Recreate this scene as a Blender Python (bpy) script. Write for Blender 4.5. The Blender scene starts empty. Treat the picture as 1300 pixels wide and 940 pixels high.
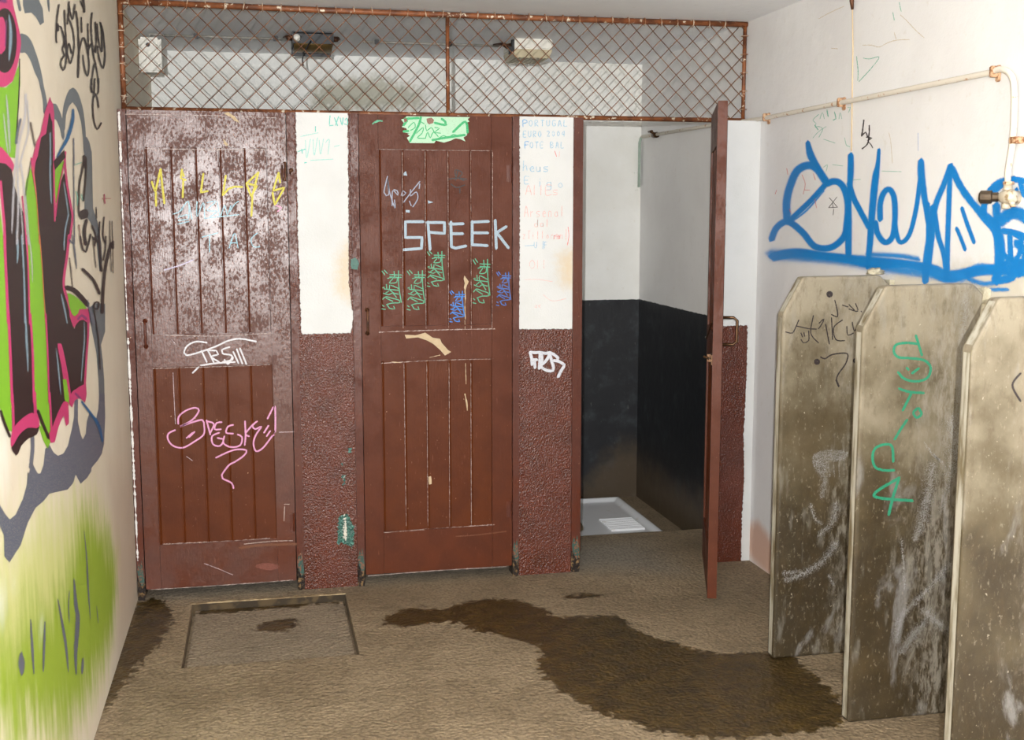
import bpy, bmesh, math, random
import numpy as np
from mathutils import Vector, Matrix
from mathutils.geometry import tessellate_polygon
random.seed(7)
scene = bpy.context.scene
COL = scene.collection

# ------------------------------------------------------------------ survey of the room (metres)
FPX = 1480.0
PITCH = math.atan(192 / FPX)
YAW = math.atan(math.hypot(FPX, 192) / 6900)
EYE = Vector((0, 0, 1.6))
XL, XR = -0.54, 2.225          # side walls
YF, YB = 4.98, 6.68            # stall fronts, back wall
YM = 5.16                      # wire screen
ZC = 2.497                     # ceiling
ZT = 2.037                     # top of piers

def ray(u, v):
    x, y, z = u - 650, 470 - v, FPX
    fw = z * math.cos(PITCH) + y * math.sin(PITCH)
    up = -z * math.sin(PITCH) + y * math.cos(PITCH)
    return Vector((x * math.cos(YAW) + fw * math.sin(YAW), fw * math.cos(YAW) - x * math.sin(YAW), up))

def P(u, v, ax, val):
    r = ray(u, v)
    return EYE + r * ((val - EYE[ax]) / r[ax])

def crop(x0, y0, s):
    return lambda pts: [(x0 + p[0] * s, y0 + p[1] * s) + tuple(q * s for q in p[2:]) for p in pts]

# ------------------------------------------------------------------ object helpers
def link(o, parent=None):
    COL.objects.link(o)
    if parent:
        o.parent = parent
    return o

def tag(o, label=None, cat=None, group=None, kind=None):
    if label: o['label'] = label
    if cat: o['category'] = cat
    if group: o['group'] = group
    if kind: o['kind'] = kind
    return o

def thing(name, loc, label, cat, group=None, rz=0):
    o = bpy.data.objects.new(name, None)
    o.empty_display_size = 0.05
    o.location = loc
    o.rotation_euler = (0, 0, rz)
    link(o)
    return tag(o, label, cat, group)

def finish(bm, name, mats, parent=None, smooth=False, origin=None, bevel=0):
    if bevel:
        bmesh.ops.bevel(bm, geom=list(bm.edges), offset=bevel, segments=2, affect='EDGES', clamp_overlap=True)
    bmesh.ops.recalc_face_normals(bm, faces=bm.faces)
    me = bpy.data.meshes.new(name)
    if origin is not None:
        bmesh.ops.translate(bm, verts=bm.verts, vec=-Vector(origin))
    bm.to_mesh(me); bm.free()
    for m in (mats if isinstance(mats, (list, tuple)) else [mats]):
        me.materials.append(m)
    if smooth:
        for p in me.polygons: p.use_smooth = True
    o = bpy.data.objects.new(name, me)
    if origin is not None: o.location = origin
    return link(o, parent)

def box(bm, a, b, mi=0):
    vs = [bm.verts.new((x, y, z)) for x in (a[0], b[0]) for y in (a[1], b[1]) for z in (a[2], b[2])]
    for f in ((0,1,3,2),(4,6,7,5),(0,4,5,1),(2,3,7,6),(0,2,6,4),(1,5,7,3)):
        bm.faces.new([vs[i] for i in f]).material_index = mi
    return vs

def tube(bm, pts, r, n=8, caps=True, mi=0):
    pts = [Vector(p) for p in pts]
    rr = r if isinstance(r, (list, tuple)) else [r] * len(pts)
    rings = []
    prev = None
    for i, p in enumerate(pts):
        t = (pts[min(i + 1, len(pts) - 1)] - pts[max(i - 1, 0)]).normalized()
        if prev is None:
            a = Vector((0, 0, 1)) if abs(t.z) < .9 else Vector((1, 0, 0))
            prev = t.cross(a).normalized()
        prev = (prev - t * prev.dot(t)).normalized()
        b = t.cross(prev)
        rings.append([bm.verts.new(p + (prev * math.cos(k * 2 * math.pi / n) + b * math.sin(k * 2 * math.pi / n)) * rr[i]) for k in range(n)])
    for i in range(len(rings) - 1):
        for k in range(n):
            bm.faces.new((rings[i][k], rings[i][(k + 1) % n], rings[i + 1][(k + 1) % n], rings[i + 1][k])).material_index = mi
    if caps:
        bm.faces.new(rings[0][::-1]).material_index = mi
        bm.faces.new(rings[-1]).material_index = mi

def smooth_pts(p, step=3.0, closed=False):
    """Catmull-Rom through points (any dimension)."""
    n = len(p)
    if n < 3: 
        out = []
        d = math.dist(p[0][:2], p[1][:2]); k = max(2, int(d / step))
        return [tuple(a + (b - a) * i / k for a, b in zip(p[0], p[1])) for i in range(k + 1)]
    out = []
    rng = range(n) if closed else range(n - 1)
    for i in rng:
        p0 = p[(i - 1) % n] if closed else p[max(i - 1, 0)]
        p1, p2 = p[i], p[(i + 1) % n]
        p3 = p[(i + 2) % n] if closed else p[min(i + 2, n - 1)]
        k = max(1, int(math.dist(p1[:2], p2[:2]) / step))
        for j in range(k):
            t = j / k
            out.append(tuple(.5 * (2*b + (c - a)*t + (2*a - 5*b + 4*c - d)*t*t + (3*b - a - 3*c + d)*t**3) for a, b, c, d in zip(p0, p1, p2, p3)))
    if not closed: out.append(tuple(p[-1]))
    return out

# ------------------------------------------------------------------ node helpers
def C(r, g, b):
    f = lambda c: (c / 255 / 12.92) if c / 255 <= .04045 else ((c / 255 + .055) / 1.055) ** 2.4
    return (f(r), f(g), f(b), 1)

class M:
    def __init__(s, name):
        s.m = bpy.data.materials.new(name); s.m.use_nodes = True
        s.t = s.m.node_tree; s.t.nodes.clear()
        s.out = s.t.nodes.new('ShaderNodeOutputMaterial')
        s.b = s.t.nodes.new('ShaderNodeBsdfPrincipled')
        s.t.links.new(s.b.outputs[0], s.out.inputs[0])
        s._co = None
    def put(s, sock, v):
        if isinstance(v, bpy.types.NodeSocket): s.t.links.new(v, sock)
        elif v is not None: sock.default_value = v
    def co(s, scale=(1, 1, 1)):
        if s._co is None:
            g = s.t.nodes.new('ShaderNodeNewGeometry'); s._co = g.outputs['Position']
        if scale == (1, 1, 1): return s._co
        m = s.t.nodes.new('ShaderNodeMapping'); s.put(m.inputs['Vector'], s._co); m.inputs['Scale'].default_value = scale
        return m.outputs[0]
    def objco(s, scale=(1, 1, 1)):
        g = s.t.nodes.new('ShaderNodeTexCoord')
        m = s.t.nodes.new('ShaderNodeMapping'); s.put(m.inputs['Vector'], g.outputs['Object']); m.inputs['Scale'].default_value = scale
        return m.outputs[0]
    def noise(s, sc, det=4, stretch=(1, 1, 1), rough=.55, dist=0):
        n = s.t.nodes.new('ShaderNodeTexNoise'); s.put(n.inputs['Vector'], s.co(stretch))
        n.inputs['Scale'].default_value = sc; n.inputs['Detail'].default_value = det
        n.inputs['Roughness'].default_value = rough; n.inputs['Distortion'].default_value = dist
        return n.outputs[0]
    def voro(s, sc, feature='F1', stretch=(1, 1, 1)):
        n = s.t.nodes.new('ShaderNodeTexVoronoi'); n.feature = feature; s.put(n.inputs['Vector'], s.co(stretch))
        n.inputs['Scale'].default_value = sc
        return n.outputs[0]
    def math(s, op, a, b=None, clamp=False):
        n = s.t.nodes.new('ShaderNodeMath'); n.operation = op; n.use_clamp = clamp
        s.put(n.inputs[0], a); s.put(n.inputs[1], b)
        return n.outputs[0]
    def step(s, v, lo, hi):
        n = s.t.nodes.new('ShaderNodeMapRange'); n.interpolation_type = 'SMOOTHSTEP'
        s.put(n.inputs[0], v); n.inputs[1].default_value = lo; n.inputs[2].default_value = hi
        return n.outputs[0]
    def mix(s, f, a, b, mode='MIX'):
        n = s.t.nodes.new('ShaderNodeMix'); n.data_type = 'RGBA'; n.blend_type = mode
        s.put(n.inputs[0], f); s.put(n.inputs[6], a); s.put(n.inputs[7], b)
        return n.outputs[2]
    def attr(s, name):
        n = s.t.nodes.new('ShaderNodeAttribute'); n.attribute_name = name
        return n.outputs['Fac']
    def xyz(s):
        n = s.t.nodes.new('ShaderNodeSeparateXYZ'); s.put(n.inputs[0], s.co()); return n.outputs
    def bump(s, h, strength=.3, dist=.01, normal=None):
        n = s.t.nodes.new('ShaderNodeBump'); s.put(n.inputs['Height'], h)
        n.inputs['Strength'].default_value = strength; n.inputs['Distance'].default_value = dist
        if normal: s.put(n.inputs['Normal'], normal)
        return n.outputs[0]
    def set(s, color=None, rough=None, metal=None, normal=None, spec=None):
        s.put(s.b.inputs['Base Color'], color); s.put(s.b.inputs['Roughness'], rough)
        s.put(s.b.inputs['Metallic'], metal); s.put(s.b.inputs['Normal'], normal)
        s.put(s.b.inputs['Specular IOR Level'], spec)
        return s.m

# ------------------------------------------------------------------ materials
def brown_layers(m, base, dark, rough_lo=.2, rough_hi=.45, wear=.1):
    n1 = m.noise(9, 6); n2 = m.noise(60, 5, (3, 3, .35)); n3 = m.noise(220, 3)
    col = m.mix(m.step(n1, .3, .75), base, dark)
    col = m.mix(m.math('MULTIPLY', m.step(n2, .62, .80), .18), col, C(140, 86, 66))       # rubbed, dusty streaks
    col = m.mix(m.math('MULTIPLY', m.step(m.noise(150, 2, (1, 1, .6)), .74, .78), .8), col, C(196, 160, 130))  # tiny chips
    rough = m.math('ADD', m.math('MULTIPLY', m.step(n1, .3, .7), rough_hi - rough_lo), rough_lo)
    worn = m.step(m.math('ADD', m.noise(110, 6, (1, 1, .6), .7), m.math('MULTIPLY', m.math('SUBTRACT', n1, .5), .5)), .50, .56)
    rough = m.math('ADD', rough, m.math('MULTIPLY', worn, wear))
    fs = m.step(m.noise(130, 3, (1, 1, .12), .6), .70, .76)
    col = m.mix(m.math('MULTIPLY', fs, .35), col, C(150, 104, 84))
    return col, rough, n2, n3

def door_paint(name, base, dark, r0, r1, bs=.35, wear=.22, spec=.5):
    m = M(name)
    col, rough, n2, n3 = brown_layers(m, base, dark, r0, r1, wear=wear)
    h = m.math('ADD', m.math('MULTIPLY', n2, .6), m.math('MULTIPLY', m.noise(45, 6), .8))
    return m.set(col, rough, 0, m.bump(h, bs, .004), spec)

DOOR1 = door_paint('glossy brown door paint', C(84, 36, 12), C(74, 31, 9), .29, .37, .2, .24, .55)
DOOR2 = door_paint('duller brown door paint', C(84, 37, 11), C(74, 31, 8), .42, .5, .2, .10, .24)
DOORLOW = door_paint('browner lower panel paint', C(84, 38, 8), C(75, 32, 6), .42, .5, .2, .06, .2)
POST = door_paint('brown post paint', C(84, 37, 18), C(73, 30, 13), .28, .45, .35, .2, .4)
m = M('brown door inner face paint')
DOORIN = m.set(m.mix(m.noise(12, 5), C(104, 76, 58), C(84, 58, 44)), .5, 0, m.bump(m.noise(60, 4, (3, 3, .35)), .3, .004))

def facade_mat():
    m = M('pier plaster and brown paint')
    edge = m.math('ADD', m.attr('white'), m.math('MULTIPLY', m.math('SUBTRACT', m.noise(70, 4), .5), .018))
    w = m.step(edge, -.0015, .0015)
    col, rough, n2, n3 = brown_layers(m, C(88, 38, 20), C(74, 31, 13))
    wc = m.mix(m.step(m.noise(5, 4), .35, .8), C(207, 208, 207), C(200, 201, 199))
    stain = m.math('MULTIPLY', m.step(m.math('ADD', m.attr('stain'), m.math('MULTIPLY', m.noise(60, 5), .06)), -.03, .07), .55)
    wc = m.mix(stain, wc, C(205, 170, 105))
    teal = m.step(m.math('ADD', m.attr('teal'), m.math('MULTIPLY', m.math('SUBTRACT', m.noise(90, 4), .5), .03)), 0, .002)
    col = m.mix(teal, col, m.mix(m.step(m.noise(120, 3), .5, .56), C(38, 78, 68), C(60, 110, 98)))
    chip = m.step(m.math('ADD', m.attr('chip'), m.math('MULTIPLY', m.math('SUBTRACT', m.noise(120, 4), .5), .02)), 0, .002)
    col = m.mix(chip, col, C(196, 192, 178))
    c = m.mix(w, col, wc)
    r = m.math('ADD', m.math('MULTIPLY', w, .45), .24)
    h = m.math('MULTIPLY', m.noise(170, 2, (1, 1, .8)), m.math('SUBTRACT', 1, m.math('MULTIPLY', w, .85)))
    return m.set(c, r, 0, m.bump(h, .9, .005))
PIER = facade_mat()

def wall_mat(name, base, dirt, black=False, extra=None):
    m = M(name)
    col = m.mix(m.step(m.noise(2.2, 6), .35, .75), base, dirt)
    col = m.mix(m.math('MULTIPLY', m.step(m.noise(28, 6), .6, .8), .25), col, C(196, 184, 160))
    rough = .7
    if black:
        e = m.math('ADD', m.attr('black'), m.math('MULTIPLY', m.math('SUBTRACT', m.noise(30, 4), .5), .012))
        k = m.step(e, -.001, .001)
        bc = m.mix(m.step(m.noise(11, 7), .5, .78), C(24, 26, 30), C(52, 56, 60))
        bc = m.mix(m.math('MULTIPLY', m.step(m.noise(40, 6, (2, 2, .5)), .66, .75), .5), bc, C(110, 112, 108))
        bc = m.mix(m.math('MULTIPLY', m.step(m.math('ADD', m.attr('grime'), m.math('MULTIPLY', m.noise(12, 6), .25)), .0, .22), .6), bc, C(92, 76, 54))
        mo = m.step(m.math('ADD', m.attr('mould'), m.math('MULTIPLY', m.math('SUBTRACT', m.noise(38, 6), .5), .16)), .0, .09)
        col = m.mix(m.math('MULTIPLY', mo, .55), col, C(128, 124, 82))
        gr = m.step(m.math('ADD', m.attr('algae'), m.math('MULTIPLY', m.math('SUBTRACT', m.noise(55, 5), .5), .10)), 0, .03)
        col = m.mix(m.math('MULTIPLY', gr, .8), col, C(82, 112, 66))
        col = m.mix(k, col, bc)
        rough = m.math('SUBTRACT', .75, m.math('MULTIPLY', k, .3))
    if extra: col = extra(m, col)
    h = m.math('ADD', m.math('MULTIPLY', m.noise(14, 4), 1.2), m.math('MULTIPLY', m.noise(120, 3), .25))
    return m.set(col, rough, 0, m.bump(h, .22, .01))

def right_extra(m, col):
    s = m.step(m.math('ADD', m.attr('salmon'), m.math('MULTIPLY', m.noise(25, 4), .03)), -.02, .05)
    col = m.mix(m.math('MULTIPLY', s, .8), col, C(206, 160, 132))
    d = m.step(m.math('ADD', m.attr('dirt'), m.math('MULTIPLY', m.noise(30, 5), .08)), -.02, .08)
    return m.mix(m.math('MULTIPLY', d, .6), col, C(190, 178, 148))
WALL_R = wall_mat('white plaster with black dado', C(230, 229, 228), C(221, 219, 218), True, right_extra)
WALL_B = wall_mat('stall back wall plaster', C(240, 240, 236), C(228, 227, 220), True)
WALL_P = wall_mat('partition plaster', C(222, 222, 218), C(204, 203, 197))
CEIL = wall_mat('ceiling plaster', C(250, 251, 253), C(240, 242, 245))

def left_extra(m, col):
    streak = m.noise(26, 5, (1, 1, .12)); cloud = m.noise(7, 4)
    def g(att, lo, hi, amp):
        return m.step(m.math('ADD', m.attr(att), m.math('MULTIPLY', m.math('SUBTRACT', m.math('ADD', m.math('MULTIPLY', streak, .6), m.math('MULTIPLY', cloud, .4)), .5), amp)), lo, hi)
    sal = g('pinkish', -.05, .25, .1)
    col = m.mix(m.math('MULTIPLY', sal, .45), col, C(204, 178, 156))
    col = m.mix(m.math('MULTIPLY', g('pale', -.14, .16, .4), .8), col, C(204, 212, 118))
    col = m.mix(m.math('MULTIPLY', g('green', -.09, .13, .45), .92), col, C(146, 176, 30))
    return m.mix(m.math('MULTIPLY', g('bloom', -.02, .10, .2), .85), col, C(236, 240, 230))
WALL_L = wall_mat('cream left wall', C(236, 227, 208), C(226, 215, 194), False, left_extra)

def floor_mat():
    m = M('stained stippled concrete')
    big = m.noise(2.4, 7); mid = m.noise(14, 6); fine = m.noise(160, 4)
    col = m.mix(m.step(big, .3, .72), C(148, 130, 104), C(120, 103, 79))
    col = m.mix(m.math('MULTIPLY', m.step(mid, .5, .75), .5), col, C(96, 79, 55))
    col = m.mix(m.math('MULTIPLY', m.step(fine, .45, .8), .4), col, C(160, 144, 118))
    col = m.mix(m.math('MULTIPLY', m.step(m.attr('grey'), -.1, .25), .6), col, C(138, 134, 126))
    nz = m.math('MULTIPLY', m.math('SUBTRACT', m.noise(26, 7, (1, 1, 1), .65), .5), .20)
    w = m.step(m.math('ADD', m.attr('wet'), nz), -.004, .012)
    col = m.mix(w, col, m.mix(m.step(mid, .3, .7), C(78, 60, 24), C(50, 37, 13)))
    cell = m.math('ADD', m.math('MULTIPLY', m.voro(75, 'SMOOTH_F1'), .8), m.math('MULTIPLY', m.noise(60, 4), .6))
    vv = m.voro(95, 'F1')
    col = m.mix(m.math('MULTIPLY', m.step(vv, .45, .75), .38), col, C(70, 56, 38))
    rough = m.math('SUBTRACT', .78, m.math('MULTIPLY', w, .42))
    return m.set(col, rough, 0, m.bump(cell, .8, .008))
FLOOR = floor_mat()

def slab_mat():
    m = M('grimy urinal slab concrete')
    x, y, z = m.xyz()
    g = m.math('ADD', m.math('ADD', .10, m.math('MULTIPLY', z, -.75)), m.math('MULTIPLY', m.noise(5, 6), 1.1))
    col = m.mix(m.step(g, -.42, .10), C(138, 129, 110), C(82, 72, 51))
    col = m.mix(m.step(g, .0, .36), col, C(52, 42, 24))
    col = m.mix(m.math('MULTIPLY', m.step(m.noise(3.2, 6), .5, .75), .55), col, C(84, 70, 46))
    st = m.noise(22, 6, (1, 1, .22))
    col = m.mix(m.math('MULTIPLY', m.step(st, .58, .72), .38), col, C(134, 130, 120))
    sm = m.step(m.math('ADD', m.noise(4.6, 7, (1, 1, .45), .6, 1.4), 0), .56, .68)
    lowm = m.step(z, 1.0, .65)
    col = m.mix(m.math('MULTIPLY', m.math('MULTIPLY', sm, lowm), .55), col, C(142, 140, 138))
    col = m.mix(m.math('MULTIPLY', m.step(m.noise(70, 5), .68, .75), .6), col, C(196, 188, 170))
    col = m.mix(m.math('MULTIPLY', m.step(m.noise(50, 5), .66, .74), .6), col, C(72, 56, 34))
    col = m.mix(m.math('MULTIPLY', m.step(m.noise(34, 7, (1, 1, .4), .7), .48, .72), .5), col, C(70, 55, 32))
    col = m.mix(m.math('MULTIPLY', m.step(m.noise(90, 6, (1, 1, .5), .7), .56, .72), .4), col, C(158, 150, 132))
    wv = m.noise(9, 7, (1, 1, .5), .7, 1.2)
    rt = m.step(m.math('ADD', m.math('MULTIPLY', x, 2.2), m.math('MULTIPLY', wv, 1.1)), 4.85, 5.25)
    col = m.mix(m.math('MULTIPLY', m.math('MULTIPLY', rt, m.step(m.noise(60, 6, (1, 1, .3), .7), .42, .60)), .55), col, C(150, 144, 132))
    h = m.math('ADD', m.noise(40, 6), m.math('MULTIPLY', m.noise(180, 3), .3))
    return m.set(col, m.math('ADD', .32, m.math('MULTIPLY', m.noise(9, 4), .4)), 0, m.bump(h, .3, .005))
SLAB = slab_mat()
m = M('worn pale slab edge')
SLABE = m.set(m.mix(m.step(m.noise(30, 6, (1, 1, .15)), .42, .66), C(176, 172, 158), C(106, 94, 68)), .6, 0, m.bump(m.noise(50, 5), .4, .005))
m = M('crumbling mortar')
MORTAR = m.set(m.mix(m.noise(50, 6), C(206, 200, 180), C(150, 140, 112)), .85, 0, m.bump(m.noise(60, 6), 1, .01))

m = M('rusty wire')
RUST = m.set(m.mix(m.step(m.noise(30, 5), .35, .7), C(128, 82, 50), C(86, 52, 32)), .65, .25, m.bump(m.noise(300, 3), .3, .001))
m = M('rusty painted rail')
rc = m.mix(m.step(m.noise(18, 5), .4, .65), C(136, 80, 44), C(92, 50, 26))
RAIL = m.set(m.mix(m.step(m.noise(45, 5), .60, .64), rc, C(216, 205, 184)), .55, .1, m.bump(m.noise(80, 4), .4, .002))
m = M('old galvanised hardware')
HARD = m.set(m.mix(m.step(m.noise(60, 5), .4, .65), C(96, 62, 40), C(58, 36, 24)), .5, .5, m.bump(m.noise(150, 3), .3, .001))
m = M('tarnished brass handle')
BRASS = m.set(m.mix(m.noise(60, 4), C(92, 64, 38), C(62, 42, 26)), .35, .7)
m = M('painted pipe')
PIPE = m.set(m.mix(m.step(m.noise(40, 5), .60, .68), C(222, 214, 200), C(186, 142, 104)), .5)
m = M('rusty pipe clip')
CLIP = m.set(m.mix(m.step(m.noise(90, 5), .45, .6), C(206, 172, 138), C(140, 92, 58)), .6, .2)
m = M('cream valve paint')
VALVE = m.set(m.mix(m.step(m.noise(50, 5), .5, .7), C(206, 194, 172), C(150, 128, 96)), .45, .2, m.bump(m.noise(60, 4), .3, .003))
m = M('worn valve knob')
KNOB = m.set(m.mix(m.noise(70, 4), C(96, 82, 66), C(58, 48, 38)), .4, .6)
m = M('white ceramic')
CERA = m.set(m.mix(m.step(m.noise(9, 5), .62, .8), C(238, 240, 243), C(206, 200, 186)), .12, 0, None, .6)
m = M('white plastic box')
PLAST = m.set(m.mix(m.noise(30, 4), C(236, 234, 226), C(214, 210, 198)), .45)
m = M('yellowed diffuser')
DIFF = m.set(m.mix(m.noise(16, 5), C(206, 196, 168), C(170, 156, 122)), .4)
m = M('black lamp housing'); BLACK = m.set(C(22, 23, 28), .45)
m = M('brass coloured reflector'); REFL = m.set(m.mix(m.noise(25, 4), C(150, 124, 74), C(96, 74, 42)), .35, .6)
m = M('teal old paint')
TEAL = m.set(m.mix(m.step(m.noise(90, 4), .5, .56), C(34, 70, 62), C(112, 72, 50)), .6)
m = M('rotten wood')
ROT = m.set(m.mix(m.step(m.noise(55, 5), .50, .66), C(32, 22, 16), C(128, 100, 64)), .85, 0, m.bump(m.noise(70, 5), 1, .01))
m = M('raw torn paper'); CHIP = m.set(m.mix(m.noise(60, 4), C(196, 178, 148), C(170, 146, 112)), .8)

# paint strokes: alpha follows distance to the stroke's edge
def ink(name, rgb, soft=.2, streak=0, opac=1, rough=.5, metal=0):
    m = M(name)
    a = m.attr('a')
    f = m.step(a, 0, soft)
    if streak:
        f = m.math('MULTIPLY', f, m.step(m.math('ADD', m.noise(140, 4), m.math('MULTIPLY', a, .15)), streak - .06, streak + .06))
    if opac != 1: f = m.math('MULTIPLY', f, opac)
    # pigment sits in tiny opaque specks, thinning out towards the edge of a stroke
    n = m.t.nodes.new('ShaderNodeMapRange'); m.put(n.inputs[0], m.noise(620, 1)); n.inputs[1].default_value = .30; n.inputs[2].default_value = .68
    f = m.step(m.math('SUBTRACT', f, n.outputs[0]), -.02, .03)
    tr = m.t.nodes.new('ShaderNodeBsdfTransparent'); mx = m.t.nodes.new('ShaderNodeMixShader')
    m.put(mx.inputs[0], f); m.put(mx.inputs[1], tr.outputs[0]); m.put(mx.inputs[2], m.b.outputs[0])
    m.put(m.out.inputs[0], mx.outputs[0])
    return m.set(C(*rgb), rough, metal)

class Deco:
    """painted marks lying on a surface; surf(u,v) gives the surface point seen along that sight line"""
    def __init__(s, surf, normal, base=.0006, inc=.00003, surfz=None):
        s.surf, s.n, s.off, s.inc = surf, Vector(normal), base, inc
        s.v, s.f, s.a, s.mi, s.mats = [], [], [], [], []
    def mat(s, m):
        if m not in s.mats: s.mats.append(m)
        return s.mats.index(m)
    def put(s, u, v, a):
        s.v.append(s.surf(u, v) + s.n * s.off); s.a.append(a); return len(s.v) - 1
    def stroke(s, pts, w, m, smooth=True, step=2.5, jit=0, taper=False):
        pts = [(p[0], p[1], p[2] if len(p) > 2 else w) for p in pts]
        q = smooth_pts(pts, step) if smooth else sum([smooth_pts([pts[i], pts[i + 1]], step)[(1 if i else 0):] for i in range(len(pts) - 1)], [])
        k = s.mat(m); rows = []
        n = len(q)
        # rounded start and end
        def end(i, j):
            dx, dy = q[i][0] - q[j][0], q[i][1] - q[j][1]; d = math.hypot(dx, dy) or 1
            return (q[i][0] + dx / d * q[i][2] * .45, q[i][1] + dy / d * q[i][2] * .45, q[i][2] * .35)
        q = [end(0, 1)] + q + [end(-1, -2)]
        n = len(q)
        for i, (x, y, ww) in enumerate(q):
            x0, y0 = q[max(i - 1, 0)][:2]; x1, y1 = q[min(i + 1, n - 1)][:2]
            d = math.hypot(x1 - x0, y1 - y0) or 1
            nx, ny = -(y1 - y0) / d, (x1 - x0) / d
            h = ww / 2
            if taper: h *= .25 + .75 * math.sin(math.pi * min(1, max(0, i / (n - 1)))) 
            if jit: h *= 1 + random.uniform(-jit, jit)
            e = 0 if i in (0, n - 1) else 1
            rows.append((s.put(x - nx * h, y - ny * h, 0), s.put(x, y, e), s.put(x + nx * h, y + ny * h, 0)))
        for a, b in zip(rows, rows[1:]):
            s.f.append((a[0], a[1], b[1], b[0])); s.f.append((a[1], a[2], b[2], b[1])); s.mi += [k, k]
        s.off += s.inc
    def fill(s, pts, m, smooth=True, feather=1.2, step=4):
        q = smooth_pts([p[:2] for p in pts], step, True) if smooth else [p[:2] for p in pts]
        area = sum(q[i][0] * q[(i + 1) % len(q)][1] - q[(i + 1) % len(q)][0] * q[i][1] for i in range(len(q)))
        sg = 1 if area > 0 else -1
        k = s.mat(m)
        inner = [s.put(x, y, 1) for x, y in q]
        for t in tessellate_polygon([[Vector((x, y, 0)) for x, y in q]]):
            s.f.append(tuple(inner[i] for i in t)); s.mi.append(k)
        outer = []
        n = len(q)
        for i in range(n):
            dx, dy = q[(i + 1) % n][0] - q[i - 1][0], q[(i + 1) % n][1] - q[i - 1][1]; d = math.hypot(dx, dy) or 1
            outer.append(s.put(q[i][0] + dy / d * feather * sg, q[i][1] - dx / d * feather * sg, 0))
        for i in range(n):
            j = (i + 1) % n
            s.f.append((inner[i], inner[j], outer[j], outer[i])); s.mi.append(k)
        s.off += s.inc
    def build(s, name, parent=None, label=None):
        me = bpy.data.meshes.new(name)
        M4 = parent.matrix_world.inverted() if parent else Matrix()
        me.from_pydata([M4 @ v for v in s.v], [], s.f)
        at = me.attributes.new('a', 'FLOAT', 'POINT'); at.data.foreach_set('value', s.a)
        for m in s.mats: me.materials.append(m)
        me.polygons.foreach_set('material_index', s.mi)
        o = bpy.data.objects.new(name, me); link(o, parent)
        if label: o['label'] = label
        return o

# grid surfaces with painted-region attributes (signed distances in metres)
def sdf(poly, A, B):
    d = np.full(A.shape, 1e9); ins = np.zeros(A.shape, bool)
    n = len(poly)
    for i in range(n):
        x0, y0 = poly[i]; x1, y1 = poly[(i + 1) % n]
        ex, ey = x1 - x0, y1 - y0
        t = np.clip(((A - x0) * ex + (B - y0) * ey) / (ex * ex + ey * ey + 1e-12), 0, 1)
        d = np.minimum(d, np.hypot(A - x0 - t * ex, B - y0 - t * ey))
        c = ((y0 > B) != (y1 > B)) & (A < (x1 - x0) * (B - y0) / ((y1 - y0) if y1 != y0 else 1e-12) + x0)
        ins ^= c
    return np.where(ins, d, -d)

def lin(a, b, st):
    return list(np.linspace(a, b, max(2, int(round((b - a) / st)) + 1)))

def grid(name, axis, val, thick, A, B, attrs, mat, hole=None, extra=None, parent=None):
    """sheet of fine cells facing the room, closed behind as a slab of real thickness.
    axis 0: coordinates (y,z); axis 1: (x,z); axis 2: (x,y). thick is signed (away from the room)."""
    A = np.array(sorted(set(np.round(A, 5)))); B = np.array(sorted(set(np.round(B, 5))))
    GA, GB = np.meshgrid(A, B, indexing='ij')
    def pt(a, b, c):
        return {0: (c, a, b), 1: (a, c, b), 2: (a, b, c)}[axis]
    vs = [pt(a, b, val) for a in A for b in B]
    nb = len(B); fs = []
    for i in range(len(A) - 1):
        for j in range(nb - 1):
            if hole and hole((A[i] + A[i + 1]) / 2, (B[j] + B[j + 1]) / 2): continue
            fs.append((i * nb + j, (i + 1) * nb + j, (i + 1) * nb + j + 1, i * nb + j + 1))
    n0 = len(vs)
    if thick:
        a0, a1, b0, b1 = A[0], A[-1], B[0], B[-1]; c = val + thick
        vs += [pt(a0, b0, val), pt(a1, b0, val), pt(a1, b1, val), pt(a0, b1, val), pt(a0, b0, c), pt(a1, b0, c), pt(a1, b1, c), pt(a0, b1, c)]
        fs += [(n0 + 4, n0 + 5, n0 + 6, n0 + 7)] + [(n0 + i, n0 + (i + 1) % 4, n0 + 4 + (i + 1) % 4, n0 + 4 + i) for i in range(4)]
    if extra:
        for quad in extra:
            k = len(vs); vs += list(quad); fs.append(tuple(range(k, k + len(quad))))
    me = bpy.data.meshes.new(name); me.from_pydata(vs, [], fs)
    xyz = np.array(vs)
    ab = {0: (1, 2), 1: (0, 2), 2: (0, 1)}[axis]
    U, V = xyz[:, ab[0]], xyz[:, ab[1]]
    for k, f in attrs.items():
        at = me.attributes.new(k, 'FLOAT', 'POINT'); at.data.foreach_set('value', np.asarray(f(U, V), dtype=np.float32))
    me.materials.append(mat)
    o = bpy.data.objects.new(name, me); link(o, parent)
    return o

def px_poly(pts, axis, val, sm=False):
    if sm: pts = smooth_pts([p[:2] for p in pts], 8, True)
    ab = {0: (1, 2), 1: (0, 2), 2: (0, 1)}[axis]
    out = []
    for p in pts:
        q = P(p[0], p[1], axis, val); out.append((q[ab[0]], q[ab[1]]))
    return out
def region(*polys):
    return lambda A, B: np.max([sdf(p, A, B) for p in polys], axis=0)
def structure(o, label, cat):
    return tag(o, label, cat, kind='structure')

# ================================================================== THE ROOM
CF6 = crop(140, 690, 420 / 1300); CF7 = crop(540, 690, 460 / 1300)
CR3 = crop(940, 0, .40404); CR4 = crop(960, 340, .27665); CR5 = crop(960, 590, .28716)
L7 = crop(0, 600, .26596)
def LC(k): return crop(0, 100 * k, .1170)

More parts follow.
